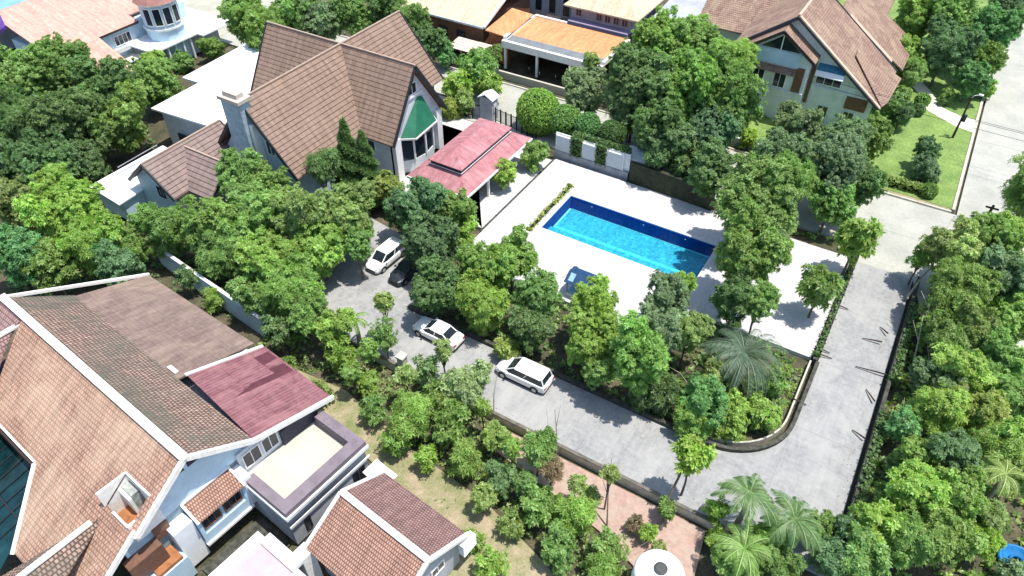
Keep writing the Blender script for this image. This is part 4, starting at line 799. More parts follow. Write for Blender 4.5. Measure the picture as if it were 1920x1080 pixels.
def crown(kind,Rr,seed):
    """lobes on an egg-shaped envelope, leaf whorls gathered into small tufts on every lobe, so gaps stay between them"""
    rg=np.random.default_rng(seed*7+int(Rr*10))
    #      leaf, width, leaves/whorl, tuft radius, whorls/tuft, tufts per m2
    P_=dict(broad=(.25,.060,5,.27,11,2.3),fine=(.17,.044,5,.20,11,4.0),big=(.52,.10,7,.30,4,1.3),sparse=(.28,.065,5,.26,6,1.0),ball=(.15,.06,4,1,1,1),feather=(.36,.04,6,.4,8,2.2))[kind]
    L,W,k,tr,wt,td=P_
    if kind=='ball':
        n=int(4*3.14*Rr*Rr*75); d=rg.normal(size=(n,3)); d/=np.linalg.norm(d,axis=1,keepdims=True); C=d*Rr*rg.uniform(.86,1.0,n)[:,None]*np.array([1,1,.92]); Nn=d+rg.normal(0,.4,(n,3))
        return leafmesh('crown_ball',C,Nn,L,W,k,.8,.5,seed,.0)
    K=int(9+7.5*Rr*(1 if kind!='sparse' else .6)); T=[];TN=[]
    for i in range(K):
        z=.88-2.0*(i+.5)/K; ph=i*2.39996+rg.uniform(-.5,.5); rr=math.sqrt(max(.02,1-abs(z/1.15)**2.4)); d=rg.uniform(.42,.95)
        c=np.array([rr*math.cos(ph)*d,rr*math.sin(ph)*d,z*rg.uniform(.75,1.0)])*Rr; r=Rr*rg.uniform(.14,.34)+.12
        n=max(4,int(4*3.14*r*r*td)); dd=rg.normal(size=(n,3)); dd[:,2]+=.35; dd/=np.linalg.norm(dd,axis=1,keepdims=True)
        T.append(c+dd*r*rg.uniform(.55,1.12,n)[:,None]); o=c/(np.linalg.norm(c)+1e-6); TN.append(dd*.8+o*.4)
    n=int(K*2.5*Rr); dd=rg.normal(size=(n,3)); dd/=np.linalg.norm(dd,axis=1,keepdims=True)      # inner foliage
    T.append(dd*Rr*rg.uniform(.1,.6,n)[:,None]); TN.append(dd)
    n=int(4*3.14*Rr*Rr*td*.28); dd=rg.normal(size=(n,3)); dd/=np.linalg.norm(dd,axis=1,keepdims=True); wob=.86+.2*np.sin(dd[:,0]*5+seed)*np.sin(dd[:,1]*6+2)+rg.normal(0,.09,n)
    T.append(dd*(Rr*wob)[:,None]*np.array([1,1,.95])); TN.append(dd)                      # loose shoots that blur the outline
    T=np.concatenate(T);TN=np.concatenate(TN); m=len(T)
    q=rg.normal(size=(m,wt,3)); q[:,:,2]=np.abs(q[:,:,2])*.8; q/=np.linalg.norm(q,axis=2,keepdims=True)
    tsz=tr*rg.uniform(.7,1.3,(m,1,1))
    C=(T[:,None,:]+q*tsz*np.power(rg.uniform(.15,1,(m,wt,1)),.5)).reshape(-1,3)
    Nn=(q*.8+TN[:,None,:]*.5+np.array([0,0,.45])+rg.normal(0,.4,(m,wt,3))).reshape(-1,3)
    return leafmesh('crown_'+kind,C,Nn,L,W,k,.9,.3,seed,.15,group=wt)
def trunkmesh(Rr,seed,limbs=6,thick=1.0,reach=.6):
    """unit height trunk (0..1) with limbs; x,y in metres"""
    rg=random.Random(seed); m=MB(); t=.055*Rr**.8*thick+.03
    m.tube([(0,0,-.08),(rg.uniform(-.1,.1),rg.uniform(-.1,.1),.35),(rg.uniform(-.15,.15),rg.uniform(-.15,.15),.7),(0,0,1.1)],[t*1.35,t,t*.75,t*.35],7)
    for i in range(limbs):
        a=i*6.283/limbs+rg.uniform(-.4,.4); z=rg.uniform(.45,.7); r=Rr*reach*rg.uniform(.7,1.15)
        m.tube([(0,0,z),(math.cos(a)*r*.45,math.sin(a)*r*.45,z+.16),(math.cos(a)*r,math.sin(a)*r,z+rg.uniform(.3,.5))],[t*.55,t*.38,t*.14],5,False)
    return m.mesh('trunk',M['bark'])
SIZES=[.7,1.1,1.7,2.5,3.5,4.6]; _cr={};_tr={}
def getcrown(kind,r,v):
    s=min(SIZES,key=lambda q:abs(math.log(q/r))); k=(kind,s,v%3)
    if k not in _cr: _cr[k]=crown(kind,s,v%3+1)
    if (s,v%3) not in _tr: _tr[(s,v%3)]=trunkmesh(s,v%3+11)
    return _cr[k],_tr[(s,v%3)],s
BASES=[]
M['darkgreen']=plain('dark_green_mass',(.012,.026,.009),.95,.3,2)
LEAN={'wide green tree overhanging the middle of the driveway':(.3,2.6)}
def plant(px,py,rpx,zc,ck,kind,label,ys=1.0,cat=None,zr=None,group=None):
    p=G(px,py,zc); r=rpx*.86*depth(p)/FPX; v=len(BASES)
    if p.x<28 and -31<p.y<-22.6 and zc<3.2:
        r*=.84
        if kind=='broad': kind=('sparse','feather','fine')[v%3]
    rg=random.Random(v*13+5)
    cm,tm,s=getcrown(kind,r,v)
    shrub=zc<1.9
    name='bush' if shrub else 'tree'
    e=thing(name,label,cat or ('shrub' if shrub else 'tree'),(p.x,p.y,-.3 if not shrub else -.25),rg.uniform(0,6.28),group)
    b=e.location.z
    if kind=='broad' and v%5 in (1,3) and r>1.2:
        cm,_t,s=getcrown('fine' if v%5==1 else 'feather',r,v)
    c=bpy.data.objects.new('crown',cm); col.objects.link(c); c.parent=e; c.location=(0,0,zc-b-(.12*r if zc>3 else 0)); k=r/s*(.9 if kind!='ball' else 1); zz=min(k*(zr or 1.12),(zc+.3)/(s*.95)*1.05)
    c.scale=(k*rg.uniform(.88,1.12),k*ys*rg.uniform(.88,1.12),zz); cc=COL[ck]; f=rg.uniform(.88,1.12); c.color=(cc[0]*f*rg.uniform(.92,1.08),cc[1]*f,cc[2]*f*rg.uniform(.85,1.15),1)
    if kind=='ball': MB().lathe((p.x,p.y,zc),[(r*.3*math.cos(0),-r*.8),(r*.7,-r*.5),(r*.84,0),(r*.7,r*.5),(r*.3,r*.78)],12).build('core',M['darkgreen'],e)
    if kind!='ball' or not shrub:
        t=bpy.data.objects.new('trunk',tm); col.objects.link(t); t.parent=e; t.scale=(k,k,max(.3,(zc-b)*.92))
    if kind in ('broad','fine','feather') and r>1.0:
        for q in range(3 if r<2 else 4):
            rr=r*rg.uniform(.34,.52); a=rg.uniform(0,6.28); m2,_t,s2=getcrown(kind if v%5!=1 else 'fine',rr,v+q)
            d=bpy.data.objects.new('crown',m2); col.objects.link(d); d.parent=e; d.rotation_euler=(rg.uniform(-.3,.3),rg.uniform(-.3,.3),rg.uniform(0,6))
            d.location=(math.cos(a)*r*rg.uniform(.55,.85),math.sin(a)*r*rg.uniform(.55,.85),max(rr*.7,zc-b+r*rg.uniform(-.55,.75))); k2=rr/s2; d.scale=(k2,k2,k2*rg.uniform(.9,1.4))
            g_=rg.uniform(.85,1.25); d.color=(c.color[0]*g_,c.color[1]*g_,c.color[2]*g_,1)
    if label in LEAN:                       # crown leans away from the foot of the trunk
        d=Vector((*LEAN[label],0)); e.location+=d; d.rotate(__import__('mathutils').Euler((0,0,-e.rotation_euler.z)))
        for ch in e.children:
            if ch.name.startswith('crown'): ch.location-=d
            elif ch.name.startswith('trunk'): ch.rotation_euler=(d.y/6,-d.x/6,0)
    BASES.append((round(p.x,1),round(p.y,1),round(r,1),px,py)); return e
B_,F_,X_,S_,T_,Q_='broad','fine','big','sparse','feather','ball'
TREES=[
# far left mass
(35,150,75,6,'mid',B_,'mid green tree below the salmon roof at the far left edge'),
(120,130,62,6.5,'mid',B_,'tall mid green tree touching the lower edge of the salmon roof'),
(205,165,62,6,'dark',B_,'dark tree right below the corner of the salmon roof'),
(45,240,80,5.5,'dark',B_,'dark dense tree second from the top along the left edge'),
(145,225,82,6,'dark',B_,'largest dark tree in the upper left clump'),
(225,225,55,5,'mid',B_,'green tree left of the corner of the big white flat roof'),
(105,305,72,5,'dark',B_,'dark tree above the bright green tree on the left'),
(150,300,45,4.5,'dark',F_,'small-leaved dark tree left of the long lean-to roof'),
(40,320,50,4,'dark',B_,'shadowy low tree by the left edge, under the dark clump'),
(295,150,50,4,'mid',F_,'loose green tree between the white porch roof and the white flat roof'),
(255,255,16,3,'lime',F_,'slim yellow-green shrub at the left corner of the white flat roof'),
(30,375,52,4,'olive',B_,'olive tree at the left edge beside the bright green tree'),
(120,400,72,5,'bright',B_,'bright green rounded tree on the left, above the weathered house'),
(170,455,60,4.5,'bright',B_,'bright green tree just below the rounded bright one on the left'),
(25,470,62,4.5,'emer',B_,'blue-green tree at the left edge above the white roof line'),
(95,500,48,3.5,'mid',B_,'low green tree right above the weathered roof at left'),
(240,455,45,3.5,'mid',B_,'green tree in front of the long lean-to roof'),
(225,500,45,3.5,'blue',B_,'bluish green tree above the far corner of the weathered roof'),
# belt between brown house and driveway
(315,425,52,4,'mid',B_,'leafy tree in front of the tiled annexe gable'),
(385,420,62,5.5,'mid',B_,'leafy tree in front of the tiled annexe, right of the gable'),
(450,320,52,7,'mid',B_,'tall tree at the foot of the chimney'),
(500,350,45,6,'mid',B_,'narrow green tree between the chimney and the conifer'),
(480,400,58,5.5,'mid',B_,'spreading tree below the chimney tree'),
(420,465,55,4,'mid',B_,'green tree above the tall blue-white garden wall'),
(505,480,60,5,'bright',B_,'bright tree in the middle of the belt left of the parked cars'),
(565,400,58,6,'olive',B_,'yellow-green tree below the left eave of the brown cross roof'),
(645,398,62,5.5,'olive',B_,'yellow-green tree directly below the conifer'),
(598,455,58,4.5,'bright',B_,'yellowish tree at the left edge of the parking area'),
(545,540,58,4.5,'mid',B_,'dense tree at the lower left of the parking area'),
(480,550,45,3.5,'mid',B_,'green tree over the lower end of the blue-white wall'),
(350,520,30,2,'dark',B_,'dark shrub left of the blue-white garden wall'),
(400,560,26,1.2,'bright',B_,'small bright shrub between blue-white wall and brown roof'),
(600,310,30,6,'dark',T_,'small dark feathery tree left of the conifer'),
(775,385,62,4.5,'blue',F_,'rounded fine-leaved tree below the red pavilion'),
(850,395,48,3.5,'mid',F_,'green tree at the lower corner of the red pavilion'),
(725,350,30,3,'olive',B_,'small olive tree between the conifer and the pavilion'),
(805,455,62,4.5,'blue',F_,'bluish tree beside the upper white car'),
(820,530,58,4,'dark',F_,'dark green tree over the black car'),
(865,440,28,2,'bright',F_,'small bright green tree left of the drain channel'),
(940,325,26,2.2,'bright',B_,'small bright tree at the right eave of the red pavilion'),
(1000,290,26,1.8,'mid',B_,'leafy shrub between the pavilion and the louvred screen'),
(905,500,58,4.5,'bright',F_,'bright tree with a rust-coloured tip near the pool corner'),
(960,480,42,4,'bright',B_,'bright green tree closest to the left end of the pool'),
(905,570,55,3.5,'bright',B_,'bright green tree above the middle white car'),
(1010,555,56,4,'mid',F_,'green tree left of the dark blue day bed'),
(1000,620,42,3,'dark',B_,'dark shrubby tree above the nearest white hatchback'),
(1110,565,48,5,'bright',F_,'upright green tree just right of the day bed'),
(1120,630,62,4,'bright',F_,'broad green tree between the day bed and the dark retaining wall'),
(1255,555,52,4.5,'grey',F_,'grey-green tree in front of the near right corner of the pool'),
(1235,610,58,4,'grey',F_,'grey-green rounded tree just below the one by the pool corner'),
(1200,672,66,6,'mid',B_,'wide green tree overhanging the middle of the driveway'),
(1120,690,42,3,'mid',B_,'low green tree behind the dark retaining wall, right of the white hatchback'),
(1290,625,40,4,'olive',F_,'yellow-green tree left of the big grey palm'),
(1230,730,42,1.8,'dark',B_,'dark shrub in shade behind the retaining wall'),
(1325,755,55,2.6,'emer',F_,'vivid green shrubby tree below the grey palm'),
(1290,790,40,1.6,'mid',B_,'leafy shrub at the curve of the dark retaining wall'),
(1370,790,42,1.4,'bright',B_,'bright shrub in the middle of the curved corner bed'),
(1430,780,32,1.2,'bright',B_,'bright low shrub at the right tip of the curved corner bed'),
(1340,700,30,2.2,'olive',S_,'sparse yellowish shrub beneath the grey palm'),
(1455,720,20,1.2,'mid',B_,'small shrub against the pale edging near the deck corner'),
(950,655,26,1.2,'olive',B_,'small olive shrub between the two lower white cars'),
(1278,535,28,3,'bright',B_,'small bright tree poking over the lower right of the pool'),
# over the deck on the right
(1425,372,82,7,'mid',B_,'largest tree right of the pool, crown over the far deck'),
(1495,335,42,7.5,'mid',B_,'upper right part tree joined to the largest tree by the pool'),
(1405,470,72,6.5,'mid',B_,'tree over the right end of the pool'),
(1455,455,26,6,'grey',B_,'loose tree over the white deck right of the pool'),
(1425,562,38,5,'mid',B_,'tree leaning over the deck, above the grey palm'),
(1380,560,48,4.5,'dark',B_,'dark tree at the lower right end of the pool'),
(1610,440,46,5,'bright',X_,'round big-leaved tree at the far right corner of the deck'),
(1540,535,44,4,'mid',X_,'sparse big-leaved tree on the right edge of the deck'),
(1500,480,1,.5,'mid',Q_,'x'),
# behind the pool
(1195,150,62,8,'dark',B_,'dark tall tree left in the big group behind the pool'),
(1235,85,55,8,'mid',B_,'topmost left tree of the big group behind the pool'),
(1300,90,55,8,'mid',B_,'topmost middle tree of the big group behind the pool'),
(1378,112,50,8,'bright',B_,'bright topped tree beside the nested gables'),
(1275,160,75,7.5,'mid',B_,'centre tree of the big group behind the pool'),
(1370,180,78,7.5,'mid',F_,'big fine-leaved tree left of the rust-brown house'),
(1330,250,62,5,'blue',B_,'shaded tree under the big fine-leaved tree'),
(1230,235,58,5.5,'dark',B_,'dark tree directly behind the mossy wall by the pool'),
(1165,200,35,5,'dark',B_,'narrow dark tree right of the slender roadside tree'),
(1250,262,50,5,'dark',B_,'low dark tree whose branches hang over the mossy wall by the pool'),
(1335,320,46,4.5,'dark',B_,'dark tree at the right end of the mossy wall by the pool'),
(1405,260,20,1.5,'lime',F_,'glowing yellow-green shrub among trees by the road'),
(1290,300,38,3.5,'dark',B_,'gloomy low tree just behind the mossy brown wall'),
(1100,165,48,5,'grey',F_,'slender pale tree in front of the orange carport roof'),
(1108,112,20,7.5,'olive',F_,'thin top shoot above the slender pale tree'),
(1010,210,50,2.6,'bright',Q_,'biggest round clipped bush by the road, left end'),
(1060,226,34,2.6,'mid',Q_,'second round clipped bush, right of the biggest one'),
(1102,238,30,2.9,'emer',Q_,'clipped round bush just left of the dark screen top'),
(1148,250,29,3.0,'dark',Q_,'dark clipped bush over the right end of the louvred screen'),
(1180,225,26,3,'olive',B_,'small yellowish tree behind the louvred screen'),
# garden of rust-brown house and lower group
(1492,240,56,5.5,'grey',F_,'grey-green tree in front of the rust-brown house wall, left'),
(1590,258,50,5,'grey',F_,'grey-green tree in front of the rust-brown house, middle'),
(1645,255,36,4,'mid',F_,'green tree at the right corner of the rust-brown house'),
(1470,290,58,6,'grey',F_,'grey-green tree between the road and the largest pool tree'),
(1560,310,70,6,'grey',F_,'widest grey-green tree above the concrete road'),
(1615,340,42,5,'dark',F_,'dark tree left of the lawn hedge, over the road'),
(1560,375,42,4,'mid',B_,'dark bushy tree behind the far right corner of the deck'),
(1660,195,26,3,'mid',B_,'small leafy tree under the right roof corner of the rust-brown house'),
(1690,215,22,2,'dark',B_,'dark shrub between house corner and clipped ball on the lawn'),
(1696,178,14,1.2,'mid',B_,'little shrub beside the start of the pale path'),
# top right corner
(1720,30,48,6,'bright',B_,'bright green tree right of the far brown roof, top edge'),
(1790,35,58,7,'mid',B_,'large tree in the top right grove, top edge'),
(1855,55,50,6.5,'emer',B_,'emerald tree leaning toward the road, top right'),
(1775,90,50,5.5,'blue',B_,'bluish tree in the middle of the top right grove'),
(1700,95,34,4,'bright',B_,'bright tree on the left side of the top right grove'),
(1715,135,26,3,'mid',T_,'feathery green plant at the lower left of the top right grove'),
(1850,105,36,4.5,'mid',B_,'tree beside the road, lower right of the top right grove'),
(1825,145,34,3.5,'emer',B_,'small emerald tree above the lamp post'),
(1850,165,18,1.6,'bright',B_,'bright shrub between lamp post and road'),
(1895,15,32,6,'dark',B_,'dark tree at the extreme top right by the road'),
(1730,188,15,1.0,'mid',Q_,'dark clipped ball bush next to the pale path'),
(1722,206,14,.8,'dark',Q_,'second clipped ball, just below the one by the pale path'),
(1776,180,15,1.0,'mid',B_,'small round shrub on the lawn above the path'),
(1768,190,10,.6,'dark',B_,'tiny dark shrub at the foot of the small round shrub'),
(1742,285,27,2.4,'blue',F_,'tall dark green shrub on the lawn between lamp post and hedge'),
(1736,320,31,1.4,'blue',F_,'broad base shrub below the tall lawn shrub'),
(1743,358,17,.8,'mid',Q_,'round clipped bush at the right end of the lawn hedge'),
# top centre
(450,25,45,7,'mid',B_,'leftmost tree of the wood behind the brown cross roof'),
(495,60,52,6,'mid',B_,'tree just left of the brown roof ridge, top'),
(545,25,48,7,'mid',B_,'tree second from left at the top edge wood'),
(600,35,42,6.5,'grey',B_,'pale trunked tree above the middle of the brown ridge'),
(655,20,40,7,'mid',B_,'tree above the far arm of the brown roof, top edge'),
(715,15,40,6.5,'dark',B_,'dark tree right of centre in the top edge wood'),
(765,35,36,6,'mid',B_,'tree between the brown roof peak and the beige roof'),
(800,75,34,4,'dark',B_,'dark tree below the left eave of the beige roof'),
(835,98,24,2.4,'emer',F_,'vivid green shrub near the pale pink shelter'),
(895,125,38,3.5,'mid',X_,'big-leaved plant in front of the pale pink shelter'),
(920,160,26,2.4,'bright',X_,'bright big-leaved plant above the gate pillar'),
(855,160,30,2.5,'bright',X_,'bright big-leaved plant right of the far brown eave'),
(870,190,24,1.8,'olive',X_,'yellow-green big-leaved plant left of the gate pillar'),
(845,205,20,1.2,'yellow',T_,'yellow feathery shrub by the dark railing'),
(925,105,20,3,'mid',B_,'small dark tree at the left end of the carport'),
(402,92,22,1.6,'mid',B_,'round shrub between turret porch and white flat roof'),
(290,120,22,2.2,'bright',B_,'small bright shrub in front of the turret house porch'),
(345,115,22,1.0,'mid',B_,'low green shrub below the porch columns'),
# lower thicket strip, left to right
(520,620,42,2.8,'dark',B_,'dark tree below the end of the blue-white wall'),
(575,585,46,4,'mid',B_,'tall tree between the parking area and red sheet roof'),
(630,610,42,3.5,'bright',B_,'bright tree at the lower edge of the parking area'),
(640,665,42,2.4,'bright',B_,'bright leafy tree above the short pale wall piece'),
(718,565,22,4.5,'olive',F_,'slender yellow-green tree at the driveway bend'),
(720,625,40,3.2,'mid',S_,'open leafy tree left of the middle white car'),
(540,690,28,1.2,'mid',B_,'shrub beside the corner of the red sheet roof'),
(605,735,28,.9,'olive',S_,'sparse shrub at the tip of the red sheet roof'),
(690,720,32,1.6,'bright',B_,'bright shrub in front of the grey gate post'),
(700,770,34,1.4,'mid',B_,'green shrub left in the lower thicket by the dirt track'),
(765,775,50,2.6,'bright',B_,'bright tree in the lower thicket below the long wall'),
(870,720,50,3.6,'pale',B_,'pale green tree beside the nearest white hatchback'),
(845,790,48,2.8,'mid',B_,'green tree in the lower thicket under the pale tree'),
(830,655,26,4,'olive',S_,'sparse little tree in front of the middle white car'),
(800,690,28,2.0,'grey',S_,'thin shrub between the long wall and the middle white car'),
(740,830,38,1.4,'mid',B_,'shrub at the edge of the dirt track, upper part'),
(870,860,42,1.8,'bright',B_,'bright green shrub midway along the dirt track'),
(930,820,36,2.2,'olive',B_,'olive shrub at the upper end of the brick path'),
(1010,840,34,3.4,'mid',B_,'upright green tree on the brick path near the long wall'),
(1035,880,24,2.4,'brown',B_,'brownish shrub at the foot of the upright tree on the brick path'),
(940,900,42,1.4,'dark',B_,'dark shrub in the middle of the lower thicket'),
(1010,950,50,1.8,'mid',B_,'green shrub left of the brick path, lower part'),
(1075,965,46,1.8,'bright',B_,'bright shrub at the lower left edge of the brick path'),
(1050,1030,50,1.6,'mid',B_,'green shrub at the bottom edge left of the water tank'),
(1140,1030,46,1.6,'mid',B_,'leafy shrub immediately left of the water tank'),
(1130,1065,38,1.2,'bright',B_,'bright low shrub at the bottom edge beside the tank'),
(960,985,30,.9,'olive',S_,'straggly shrub beside the lower end of the dirt track'),
(920,1060,36,1.0,'bright',S_,'yellowish shrub right of the small tiled house, bottom edge'),
(885,1015,22,.7,'bright',S_,'weedy shrub at the right eave of the small tiled house'),
(1300,850,34,5.2,'bright',X_,'leaning big-leaved young tree over the lower driveway'),
(1250,955,24,1.2,'mid',B_,'small shrub at the foot of the leaning young tree'),
(1145,885,20,4.6,'olive',S_,'thin nearly bare sapling on the brick path'),
(1190,985,20,.6,'brown',S_,'small brown shrub on the brick path'),
]
TREES+=[(1945,345,60,6,'mid',B_,'tree beyond the right edge whose branches shade the road')]
TREES+=[
(668,455,34,4.5,'mid',F_,'green tree reaching over the parking area left of the upper white car'),
(1105,935,26,1.6,'olive',F_,'weedy shrub in the middle of the brick path left part'),
(1235,1030,20,1.0,'olive',F_,'low weeds right above the water tank lid'),
(760,700,22,3.4,'olive',S_,'thin open sapling just right of the grey gate post'),
(815,740,24,3.2,'mid',S_,'thin open sapling against the middle of the long low wall'),
(905,765,22,3.0,'bright',S_,'thin sapling at the wall left of the pale trunk'),
(690,655,24,3.8,'bright',F_,'upright bright tree behind the short pale wall piece'),
(660,700,26,2.6,'mid',F_,'upright dark-footed tree beside the grey gate post'),
(745,800,26,1.8,'olive',F_,'weedy olive shrub low in the strip left of the brick path'),
(800,860,28,1.4,'bright',S_,'straggly bright shrub at the inner edge of the dirt track'),
(905,935,30,1.6,'olive',F_,'weedy olive shrub in the strip above the track bend'),
(985,905,28,2.4,'mid',F_,'fine-leaved shrub left of the upright tree on the brick path'),
(1080,905,22,2.6,'olive',S_,'thin sapling between the upright tree and the forked sapling'),
(1215,1000,20,1.0,'bright',S_,'weedy bright shrub above the water tank'),
(960,840,26,3.0,'bright',F_,'bright fine-leaved tree at the wall left of the upright tree'),
]
SPECIAL_DROP={'x'}
for t in TREES:
    if t[6] in SPECIAL_DROP: continue
    plant(*t)
# right-hand thicket
THICK=[
(1730,480,26,3.5,'mid',S_,'dark spiky tree at the top end of the right boundary wall'),
(1790,470,50,5,'olive',B_,'olive tree at the top left of the right-hand thicket'),
(1850,450,55,5.5,'mid',B_,'tree below the utility pole in the thicket'),
(1905,440,45,5,'bright',B_,'bright tree at the right edge, level with the road junction'),
(1800,540,58,5,'mid',B_,'green tree second down in the thicket, near the wall'),
(1880,520,52,5,'blue',B_,'bluish tree at the right edge, second row of the thicket'),
(1760,575,38,3.2,'olive',B_,'olive bush behind the bare pale trunks'),
(1905,600,42,4.2,'bright',B_,'bright tree at the right edge, third row'),
(1835,610,48,4.2,'olive',F_,'yellow-green fine-leaved tree in mid thicket'),
(1775,640,40,3.4,'mid',B_,'green tree in the middle of the thicket near the bare trunks'),
(1880,670,42,3.6,'mid',B_,'green tree near the right edge, fourth row'),
(1810,690,48,3.8,'bright',B_,'bright green tree in the centre of the thicket'),
(1740,700,34,2.8,'grey',B_,'greyish bush close to the wall by the longest stick'),
(1905,740,40,3.6,'mid',B_,'tree at the right edge beside the reddish soil patch'),
(1760,765,46,3.4,'bright',B_,'bright tree beside the lower boundary wall'),
(1840,770,48,3.8,'olive',B_,'olive tree right of the bright tree by the wall'),
(1700,800,30,2.4,'emer',B_,'emerald bush hugging the lower boundary wall'),
(1720,850,42,3.2,'mid',B_,'green tree next to the white pipes at the wall'),
(1790,850,50,4,'blue',B_,'bluish green tree in the lower thicket'),
(1870,840,48,4,'bright',B_,'bright tree near the right edge, lower half'),
(1910,890,36,3.4,'olive',B_,'olive tree at the right edge above the dark hollow'),
(1720,920,52,3.8,'bright',B_,'bright tree at the lower end of the boundary wall'),
(1800,930,54,4,'mid',B_,'big green tree in the lower right thicket'),
(1640,985,46,3,'bright',B_,'bright bush at the bottom right of the driveway'),
(1700,1010,50,3.2,'mid',B_,'green tree at the bottom edge, right of the palms'),
(1780,1010,50,3.4,'mid',B_,'tree at the bottom edge, middle of the right thicket'),
(1840,1020,34,2.0,'lime',F_,'bright lime green bush at the bottom right'),
(1850,970,36,2.4,'olive',T_,'feathery olive bush above the lime bush'),
(1620,1050,46,2.6,'mid',B_,'green bush at the bottom edge between palms and thicket'),
(1560,1040,40,2.2,'blue',B_,'dark bluish bush below the palms'),
(1900,1075,26,1.2,'grey',B_,'grey bush below the blue paddling pool'),
(1380,1060,44,1.6,'mid',B_,'green bush at the bottom edge right of the water tank'),
(1460,1060,48,1.8,'mid',B_,'leafy bush at the bottom edge under the palms'),
(1345,1010,26,1.2,'bright',S_,'weedy bush at the right end of the brick path'),
]
THICK+=[
(1850,565,34,3.0,'bright',F_,'small bright bush between the second and third rows of the thicket'),
(1740,620,28,2.2,'mid',F_,'small green bush left of the thicket centre, near the wall'),
(1860,720,34,3.0,'mid',F_,'fine-leaved green bush right of the thicket centre'),
(1780,730,32,3.0,'grey',B_,'greyish bush below the thicket centre'),
(1690,870,26,2.0,'blue',B_,'bluish bush by the white stem at the lower wall'),
(1830,880,36,3.2,'mid',F_,'fine-leaved bush in the lower thicket, right of the bluish tree'),
(1750,960,34,3.0,'olive',F_,'olive fine-leaved bush between the two lowest thicket trees'),
(1665,930,30,2.2,'mid',B_,'green bush at the lower corner where wall and driveway end'),
(1915,520,30,4,'mid',F_,'fine-leaved tree cut by the right edge, second row'),
(1345,955,26,1.6,'bright',F_,'bright weedy bush left of the bottom palms by the wall end'),
(1440,1010,40,2.0,'bright',F_,'bright fine-leaved bush between the bottom palms'),
(1540,985,34,2.0,'mid',F_,'green bush right of the bottom palms at the driveway end'),
(1590,1000,34,2.4,'blue',B_,'dark bush at the bottom right corner of the driveway'),
]
for t in THICK: plant(*t,group='thicket right of the driveway')
# clipped lawn hedge
def hedge(label,x0,x1,y0,y1,z0,z1,ck,seed):
    e=thing('hedge',label,'hedge',((x0+x1)/2,(y0+y1)/2,0)); rg=np.random.default_rng(seed); n=int(((x1-x0)*(y1-y0)+2*(x1-x0)*(z1-z0)+2*(y1-y0)*(z1-z0))*42)
    p=rg.uniform(0,1,(n,3)); f=rg.choice([0,1,2,3,4],n,p=[.3,.25,.25,.1,.1]); p[f==0,2]=1; p[f==1,1]=0; p[f==2,1]=1; p[f==3,0]=0; p[f==4,0]=1
    d=np.zeros((n,3)); d[f==0,2]=1; d[f==1,1]=-1; d[f==2,1]=1; d[f==3,0]=-1; d[f==4,0]=1
    C=np.array([x0-(x0+x1)/2,y0-(y0+y1)/2,z0])+p*np.array([x1-x0,y1-y0,z1-z0])+rg.normal(0,.05,(n,3))
    o=bpy.data.objects.new('foliage',leafmesh('foliage',C,d+rg.normal(0,.5,(n,3)),.16,.06,4,.8,.4,seed,0)); col.objects.link(o); o.parent=e; cc=COL[ck]; o.color=(*cc,1)
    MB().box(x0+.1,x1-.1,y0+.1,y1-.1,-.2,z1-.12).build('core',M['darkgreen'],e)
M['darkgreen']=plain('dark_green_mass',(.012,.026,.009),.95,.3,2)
hedge('long low clipped hedge at the lower edge of the lawn by the concrete road',28.2,32.4,26.2,27.1,.1,1.0,'olive',3)
hedge('dark green hanging plants on the left green wall of the louvred screen',-3.3,-2.0,12.4,12.74,.8,3.2,'dark',4)
hedge('dark green hanging plants on the right green wall of the louvred screen',-.15,1.05,12.4,12.74,.8,3.2,'dark',5)
hedge('dark green creeper draped over the top of the louvred screen',-3.4,3.5,12.85,13.6,2.9,3.45,'dark',6)
hedge('yellow-green planted strip along the left end of the pool',-1.15,-.6,-1.0,8.0,.1,.32,'yellow',7)
hedge('narrow dark creeping hedge on the planter wall right of the deck',28.45,28.8,-3.5,10.8,.45,.72,'dark',8)
hedge('dark creeper on the lower half of the boundary wall right of the driveway',34.35,34.9,-21.5,-7.5,.5,1.2,'dark',9)
hedge('dark creeper on the upper half of the boundary wall right of the driveway',34.35,34.9,-3.5,6.5,.5,1.15,'dark',10)
# conifer
def conifer(px,py,zt,h,r,label,ck='dark',seed=1):
    p=G(px,py,zt); e=thing('conifer',label,'conifer',(p.x,p.y,0)); rg=np.random.default_rng(seed); n=int(h*r*330)
    z=1-np.sqrt(rg.uniform(0,1,n)); a0=rg.uniform(0,6.28,n); rr=r*(1-z)*(.72+.2*np.sin(z*34+a0*3)+.12*np.sin(a0*5))*np.sqrt(rg.uniform(.25,1,n))+.05; a=a0
    C=np.stack([rr*np.cos(a),rr*np.sin(a),z*h],1); Nn=np.stack([np.cos(a),np.sin(a),np.full(n,.9)],1)+rg.normal(0,.3,(n,3))
    o=bpy.data.objects.new('crown',leafmesh('crown_conifer',C,Nn,.30,.045,6,.6,.8,seed,-.1)); col.objects.link(o); o.parent=e; o.location=(0,0,zt-h); o.color=(*COL[ck],1)
    MB().tube([(p.x,p.y,-.3),(p.x,p.y,zt-.4)],[.2,.03],7).build('trunk',M['bark'],e)
conifer(641,222,10.2,9.6,2.9,'tall dark pointed conifer in front of the brown cross roof','dark',2)
conifer(676,245,8.8,8.4,2.7,'shorter conifer touching the tall conifer on its right','dark',3)
